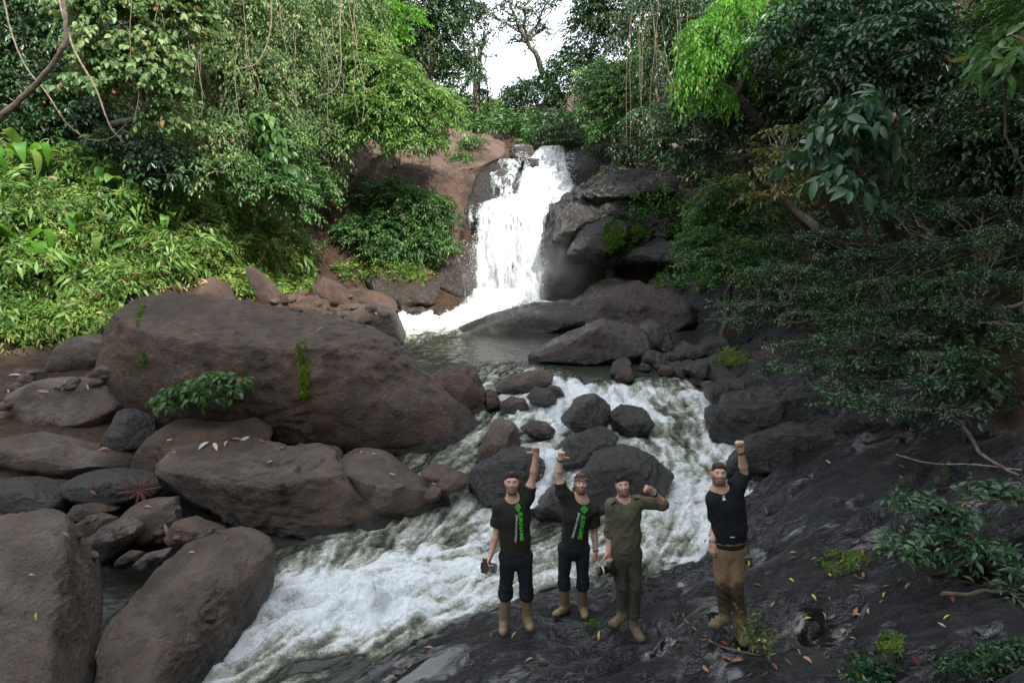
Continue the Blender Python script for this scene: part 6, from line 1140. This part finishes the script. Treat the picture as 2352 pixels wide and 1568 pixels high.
# --- leggy plant beside the man in brown trousers, fallen branch
p_, n_ = hit(1755, 1500); t = thing('leggy_plant', 'leggy seedling plant with narrow leaves before the brown trousers', 'plant', p_); f = Fol(9); jn = Join()
for i, (u, v) in enumerate([(1690,1395),(1712,1440),(1738,1410),(1770,1450),(1700,1470),(1760,1480)]):
    e = W(u, v, p_[1]-.05-.04*i); pts = wob(p_, e, 8, .06, i); V, Q = tube(pts, np.linspace(.007, .003, 8), 5); jn.add(V, Q); P = np.repeat(pts[3:], 5, 0)+f.r.normal(size=(25, 3))*.012; D = f.r.normal(size=P.shape)*.8+np.array([0, -.3, .5]); f.leaves(P, D, UP+f.r.normal(size=P.shape)*.5, f.r.uniform(.05, .085, len(P)), f.r.uniform(.014, .02, len(P)), f.r.random(len(P)))
obj('stem', jn.mesh('stem'), M['bark'], t); obj('foliage', f.mesh('foliage'), M['leaf_bank'], t)
def polyline(px, rad, name, label, cat, mat, Yf=None, lift=.02, group=None, n=6, dens=5):
    P = []
    for q in px:
        if Yf is None: h, nn_ = hit(*q[:2]); P.append(h+nn_*lift)
        else: P.append(W(q[0], q[1], Yf if len(q) < 3 else q[2]))
    P = np.array(P, float); t = np.linspace(0, 1, len(P)); tt = np.linspace(0, 1, len(P)*dens); Q_ = np.stack([np.interp(tt, t, P[:, i]) for i in range(3)], 1); ker = np.ones(dens)/dens
    Q_ = np.stack([np.convolve(np.pad(Q_[:, i], (dens//2, dens-1-dens//2), mode='edge'), ker, 'valid') for i in range(3)], 1); Q_ += .4*rad*np.stack([fbm(Q_*9+k*7, 2) for k in range(3)], 1)
    V, Fc = tube(Q_, np.linspace(rad, rad*.55, len(Q_)), n); o = obj(name, mesh_np(name, V, Fc), M[mat], origin=Q_[0]); return tag(o, label, cat, group)
polyline([(1570,1422),(1620,1465),(1660,1488),(1710,1502),(1755,1508)], .014, 'fallen_branch', 'bare forked stick lying on the slab before the man in brown trousers', 'branch', 'bark')
polyline([(2200,985),(2240,1020),(2260,1060),(2352,1110)], .035, 'dead_branch', 'pale lichened dead branch on the dark right bank', 'branch', 'bark', lift=.1)
polyline([(2050,1050),(2150,1075),(2250,1075),(2352,1090)], .012, 'dead_branch', 'thin bare twig over the dark right slab', 'branch', 'bark_pale', lift=.08)
# --- lianas and bare limbs
near = [([(-20,290),(60,215),(110,165),(155,100),(150,55),(148,-30)], 11.0, .050, 'thick pale liana limb crossing the left foliage'), ([(5,-20),(25,80),(60,160),(110,215),(150,285),(205,325),(255,322),(295,280)], 12.0, .016, 'long looping liana at the left forest edge'), ([(130,-20),(165,110),(220,200),(250,290),(285,330)], 12.5, .022, 'grey hanging vine beside the thick pale liana'), ([(620,-20),(625,50),(612,110),(590,150),(545,160)], 19.0, .025, 'crooked grey vine limb in the vine covered tree'), ([(785,-20),(780,60),(785,160),(770,210),(720,225)], 21.5, .022, 'looping grey vine under the yellowish vine tree')]
for pl, Y_, r_, lb in near: polyline(pl, r_, 'liana', lb, 'liana', 'liana', Yf=Y_)
lr_ = np.random.default_rng(44)
for i in range(24):
    u = lr_.uniform(300, 860); v0 = lr_.uniform(-30, 120); ln = lr_.uniform(120, 300); Y_ = np.interp(u, [300, 560, 860], [18.2, 20.6, 24.0]); dx = lr_.normal()*18
    polyline([(u, v0), (u+dx*.3+lr_.normal()*6, v0+ln*.35), (u+dx*.8+lr_.normal()*8, v0+ln*.7), (u+dx+lr_.normal()*10, v0+ln)], lr_.uniform(.008, .016), 'hanging_vine', 'thin grey vine hanging in the left vine covered trees', 'vine', 'liana', Yf=Y_, group='vines hanging on the left bank', n=4, dens=4)
for i in range(15):
    u = lr_.uniform(1430, 1600); v0 = lr_.uniform(-30, 60); ln = lr_.uniform(140, 390); dx = lr_.normal()*26
    polyline([(u, v0), (u+dx*.3+lr_.normal()*4, v0+ln*.35), (u+dx*.8+lr_.normal()*5, v0+ln*.7), (u+dx+lr_.normal()*6, v0+ln)], lr_.uniform(.006, .014), 'hanging_vine', 'long grey liana hanging over the right cliff', 'vine', 'liana', Yf=24.2+lr_.uniform(0, 1.2), group='lianas hanging over the right cliff', n=4, dens=4)
# --- big leaved heliconia plants on the bank
def blade(Lb, Wb, bend, n=9):
    t = np.linspace(0, 1, n); w = Wb*np.sin(np.pi*np.clip(t*.96+.04, 0, 1))**.65; y = Lb*(t*np.cos(bend*t)); z = Lb*(t*np.sin(1.15-bend*t*1.3)); V = []; A = []
    for i in range(n): V += [(-w[i]/2, y[i], z[i]+.12*w[i]), (0, y[i], z[i]-.05*w[i]), (w[i]/2, y[i], z[i]+.12*w[i])]
    V = np.array(V); Q = [[3*i+a, 3*i+a+1, 3*i+a+4, 3*i+a+3] for i in range(n-1) for a in (0, 1)]; return V, np.array(Q)
bl_me = []
for i, (a, b, c) in enumerate([(1.15, .30, 1.1), (1.0, .26, .7), (.85, .27, 1.4)]):
    V, Q = blade(a, b, c); bl_me.append(mesh_np('leaf', V, Q, True, {'rnd': np.full(len(V), .3+.2*i), 'clu': np.full(len(V), .45+.15*i)})); bl_me[-1].materials.append(M['leaf_bright'] if i == 0 else M['leaf_bank'])
st_m = plain('green_stalk', (.07, .13, .03), .5)
for i, (u, v, s, nl, lb) in enumerate([(295,505,1.35,8,'tall broad bladed plant standing above the bright bank leaves'), (70,440,1.1,8,'arching broad bladed plant at the shaded hollow edge'), (60,640,1.2,7,'broad leaved plant low on the bank above the boulders'), (130,660,.9,7,'small broad leaved plant beside the bank roots'), (10,440,.95,6,'broad bladed plant under the thick pale liana'), (650,575,1.1,6,'broad leaved plant near the pale bank tip'), (520,470,1.1,6,'broad leaved plant under the vine covered tree'), (390,560,1.0,6,'small broad bladed plant in the middle of the bright bank'), (210,600,1.1,6,'broad bladed plant between boulders and tall broad plant')]):
    p_, n_ = hit(u, v)
    if p_ is None or p_[1] > 40: continue
    p_ = p_-np.array([0, 0, .05]); t = thing('broad_leaved_plant', lb, 'plant', p_); rq = np.random.default_rng(60+i); jn = Join()
    for q in range(nl):
        a = rq.uniform(-1.9, 1.9)+math.pi; hgt_ = s*rq.uniform(.35, .8); tipb = p_+np.array([math.sin(a)*.12, math.cos(a)*.12, hgt_+.25]); V, Fc = tube(wob(p_, tipb, 5, .04, q), np.linspace(.022, .012, 5)*s, 6); jn.add(V, Fc)
        l = bpy.data.objects.new('leaf', bl_me[q % 3]); COL.objects.link(l); l.parent = t; l.location = Vector(tipb-p_); l.rotation_euler = (rq.uniform(-.35, .3), rq.uniform(-.3, .3), -a); l.scale = (s, s, s)
    obj('stalk', jn.mesh('stalk'), st_m, t)
# --- fallen leaves
def dry_leaf(seed):
    r = np.random.default_rng(seed); n = 6; t = np.linspace(0, 1, n); w = .42*np.sin(np.pi*np.clip(t, .02, 1))**.8*(1-.25*t); cu = r.uniform(.2, .9); tw = r.uniform(-.6, .6); V = []
    for i in range(n):
        z = .10*math.sin(t[i]*math.pi*cu*1.4); e = w[i]/2; V += [(-e*math.cos(cu), t[i]-.5, z+e*math.sin(cu)*.8+tw*.08*t[i]), (0, t[i]-.5, z), (e*math.cos(cu), t[i]-.5, z+e*math.sin(cu)*.8-tw*.08*t[i])]
    V += [(0.01, .62, .02), (-.01, .62, .02)]; Q = [[3*i+a, 3*i+a+1, 3*i+a+4, 3*i+a+3] for i in range(n-1) for a in (0, 1)]; return mesh_np('fallen_leaf', V[:3*n], np.array(Q), True)
lm = {'red': plain('dead_leaf_red', (.17, .055, .035), .6, .4, .35, 30), 'tan': plain('dead_leaf_tan', (.30, .18, .12), .7, .3, .3, 30), 'brown': plain('dead_leaf_brown', (.10, .055, .035), .7, .3, .35, 30), 'yellow': plain('yellow_leaf', (.42, .30, .06), .5, .4, .25, 30), 'grey': plain('dead_leaf_grey', (.33, .30, .28), .8, .3, .3, 30), 'green': plain('fresh_leaf', (.16, .30, .04), .45, .4, .2, 30)}
lmesh = {c: [dry_leaf(100+k*7+i) for i in range(3)] for k, c in enumerate(lm)}
for c in lm:
    for me in lmesh[c]: me.materials.append(lm[c])
fr_ = np.random.default_rng(77)
def put_leaf(u, v, c, size, label, group):
    p_, n_ = hit(u, v)
    if p_ is None or p_[1] > 22: return
    if n_[2] < .35: return
    o = bpy.data.objects.new('fallen_leaf', lmesh[c][fr_.integers(3)]); COL.objects.link(o); zq = Vector(n_).to_track_quat('Z', 'Y'); o.rotation_mode = 'QUATERNION'
    o.rotation_quaternion = zq @ Matrix.Rotation(fr_.uniform(0, 6.28), 3, 'Z').to_quaternion() @ Matrix.Rotation(fr_.uniform(-.3, .3), 3, 'X').to_quaternion(); o.location = Vector(p_+n_*.012); o.scale = (size, size, size); tag(o, label, 'leaf', group)
slab_poly = [(860,1560),(1000,1450),(1250,1400),(1500,1290),(1640,1210),(1750,1060),(2000,1040),(2340,1080),(2350,1560)]
names_ = {'red': 'reddish', 'tan': 'pale tan', 'brown': 'dark brown', 'yellow': 'yellow', 'grey': 'grey', 'green': 'green'}
for i in range(135):
    u, v = inpoly(slab_poly, fr_)
    if i < 75: u = 1650+abs(fr_.normal())*330; v = 1250+fr_.uniform(0, 310)
    if u > 2350: continue
    c = fr_.choice(['red', 'tan', 'brown', 'yellow', 'brown', 'tan', 'red'])
    put_leaf(u, v, c, fr_.uniform(.06, .13), f'{names_[c]} dead leaf lying on the black slab', f'{names_[c]} dead leaves on the black slab')
lp = [(470,1025,'grey',.26),(495,1028,'grey',.24),(540,1012,'tan',.2),(520,1020,'tan',.18),(560,1010,'grey',.22),(600,1015,'red',.14),(150,885,'grey',.26),(170,885,'tan',.2),(40,865,'grey',.3),(20,900,'tan',.2),(100,900,'tan',.2),(85,1415,'yellow',.09),(75,1320,'tan',.1),(442,1270,'yellow',.1),(375,1200,'grey',.22),(378,1215,'grey',.18),(390,1010,'yellow',.1),(400,1040,'tan',.1),(440,1055,'tan',.12),(860,1045,'tan',.12),(830,1040,'tan',.1),(900,1090,'tan',.12),(820,680,'tan',.25),(860,720,'tan',.22),(840,745,'tan',.2),(735,758,'tan',.14),(445,790,'grey',.16),(450,772,'tan',.14),(620,1060,'tan',.1),(560,1190,'tan',.1),(240,1035,'tan',.24),(255,1030,'red',.2),(215,1130,'red',.12),(340,1165,'tan',.13),(505,1225,'red',.1),(520,1238,'red',.09),(150,1230,'tan',.1),(200,890,'tan',.15),(130,860,'red',.15),(650,1030,'grey',.12)]
for u, v, c, s in lp: put_leaf(u, v, c, s, f'{names_[c]} dead leaf lying on the left boulders', f'{names_[c]} dead leaves on the left boulders')
for i in range(60):
    u, v = inpoly([(900,340),(1000,310),(1060,400),(1040,480),(900,430),(780,430)] if i % 2 else [(330,650),(440,600),(520,640),(470,670),(360,670)], fr_); put_leaf(u, v, ['tan', 'red'][i % 2], .2, 'tan dead leaf on the slope soil beside the bank' if i % 2 == 0 else 'reddish dead leaf on the red brown rock slope', 'litter on the bank soil' if i % 2 == 0 else 'litter on the red brown slope')
p_, n_ = hit(318, 1122); t = thing('dry_palm_leaf', 'dry reddish fan leaf draped over the smooth dark boulder', 'leaf', p_)
for i in range(10):
    o = bpy.data.objects.new('leaflet', lmesh['red'][i % 3]); COL.objects.link(o); o.parent = t; a = i/10*2*math.pi+.2; Lf = .30*(.7+.4*abs(math.sin(i*2.1))); q = Vector(n_).to_track_quat('Z', 'Y'); o.rotation_mode = 'QUATERNION'; o.rotation_quaternion = q @ Matrix.Rotation(a, 3, 'Z').to_quaternion(); d_ = o.rotation_quaternion @ Vector((0, Lf*.55, 0)); o.location = d_+Vector(n_)*.05; o.scale = (Lf*.45, Lf, Lf*.6)
# --- spray thrown off by the falls
sp = []; spr = np.random.default_rng(9)
for n_, (u0, u1, v0, v1, Y0, su) in ((3200, (1075, 1250, 560, 720, 27.3, 14)), (500, (1092, 1110, 480, 700, 27.9, 4)), (700, (1236, 1252, 480, 700, 27.9, 4)), (700, (1290, 1320, 350, 470, 29.6, 5))):
    for _ in range(n_): sp.append(W(spr.uniform(u0, u1)+spr.normal()*su, spr.uniform(v0, v1)+spr.normal()*su*.6, Y0+spr.normal()*.35))
for _ in range(900): sp.append(W(860+spr.normal()*55, 1372+spr.normal()*26, 8.45+spr.normal()*.2))
for _ in range(500): sp.append(W(1250+spr.normal()*22, 1090+spr.normal()*30, 11.0+spr.normal()*.2))
sp = np.array(sp); rs = np.where(sp[:, 1] > 20, spr.uniform(.004, .014, len(sp)), spr.uniform(.002, .006, len(sp))); oc = np.array([[1, 1, 1.3], [-1, -1, 1.3], [-1, 1, -1.3], [1, -1, -1.3]])*.8; fo = np.array([[0, 1, 2], [0, 3, 1], [0, 2, 3], [1, 3, 2]])
V = (sp[:, None]+oc[None]*rs[:, None, None]).reshape(-1, 3); Fc = (fo[None]+np.arange(len(sp))[:, None, None]*4).reshape(-1, 3); M['drop'] = plain('water_drops', (.82, .85, .87), .4)
tag(obj('water_spray', mesh_np('water_spray', V, Fc, True), M['drop']), 'white drops flung from the waterfall and rapids', 'spray', kind='stuff')
# --- mist drifting at the foot of the falls
def mist(name, label, c, rad, dens):
    V, Fc = cube_sphere(12); t = NT(name); tcn = t.n('ShaderNodeTexCoord'); vm = t.n('ShaderNodeVectorMath', operation='LENGTH'); t.l(t.scale(tcn.outputs['Object'], tuple(1/r for r in rad)), vm.inputs[0])
    fall = t.ramp(vm.outputs['Value'], 1., .15); nz = t.ramp(t.noise(tcn.outputs['Object'], .9, 3), .35, .75); de = t.math('MULTIPLY', t.math('MULTIPLY', fall, nz), dens)
    pv = t.n('ShaderNodeVolumePrincipled'); pv.inputs['Color'].default_value = (.95, .97, 1, 1); t.l(de, pv.inputs['Density']); pv.inputs['Anisotropy'].default_value = .2; t.l(pv.outputs[0], t.out.inputs['Volume'])
    o = obj(name, mesh_np(name, V*np.array(rad), Fc, True), t.m); o.location = c; return tag(o, label, 'mist', kind='stuff')
mist('mist', 'pale mist drifting at the foot of the waterfall', W(1230, 640, 26.6), (3.4, 1.9, 2.4), .42)
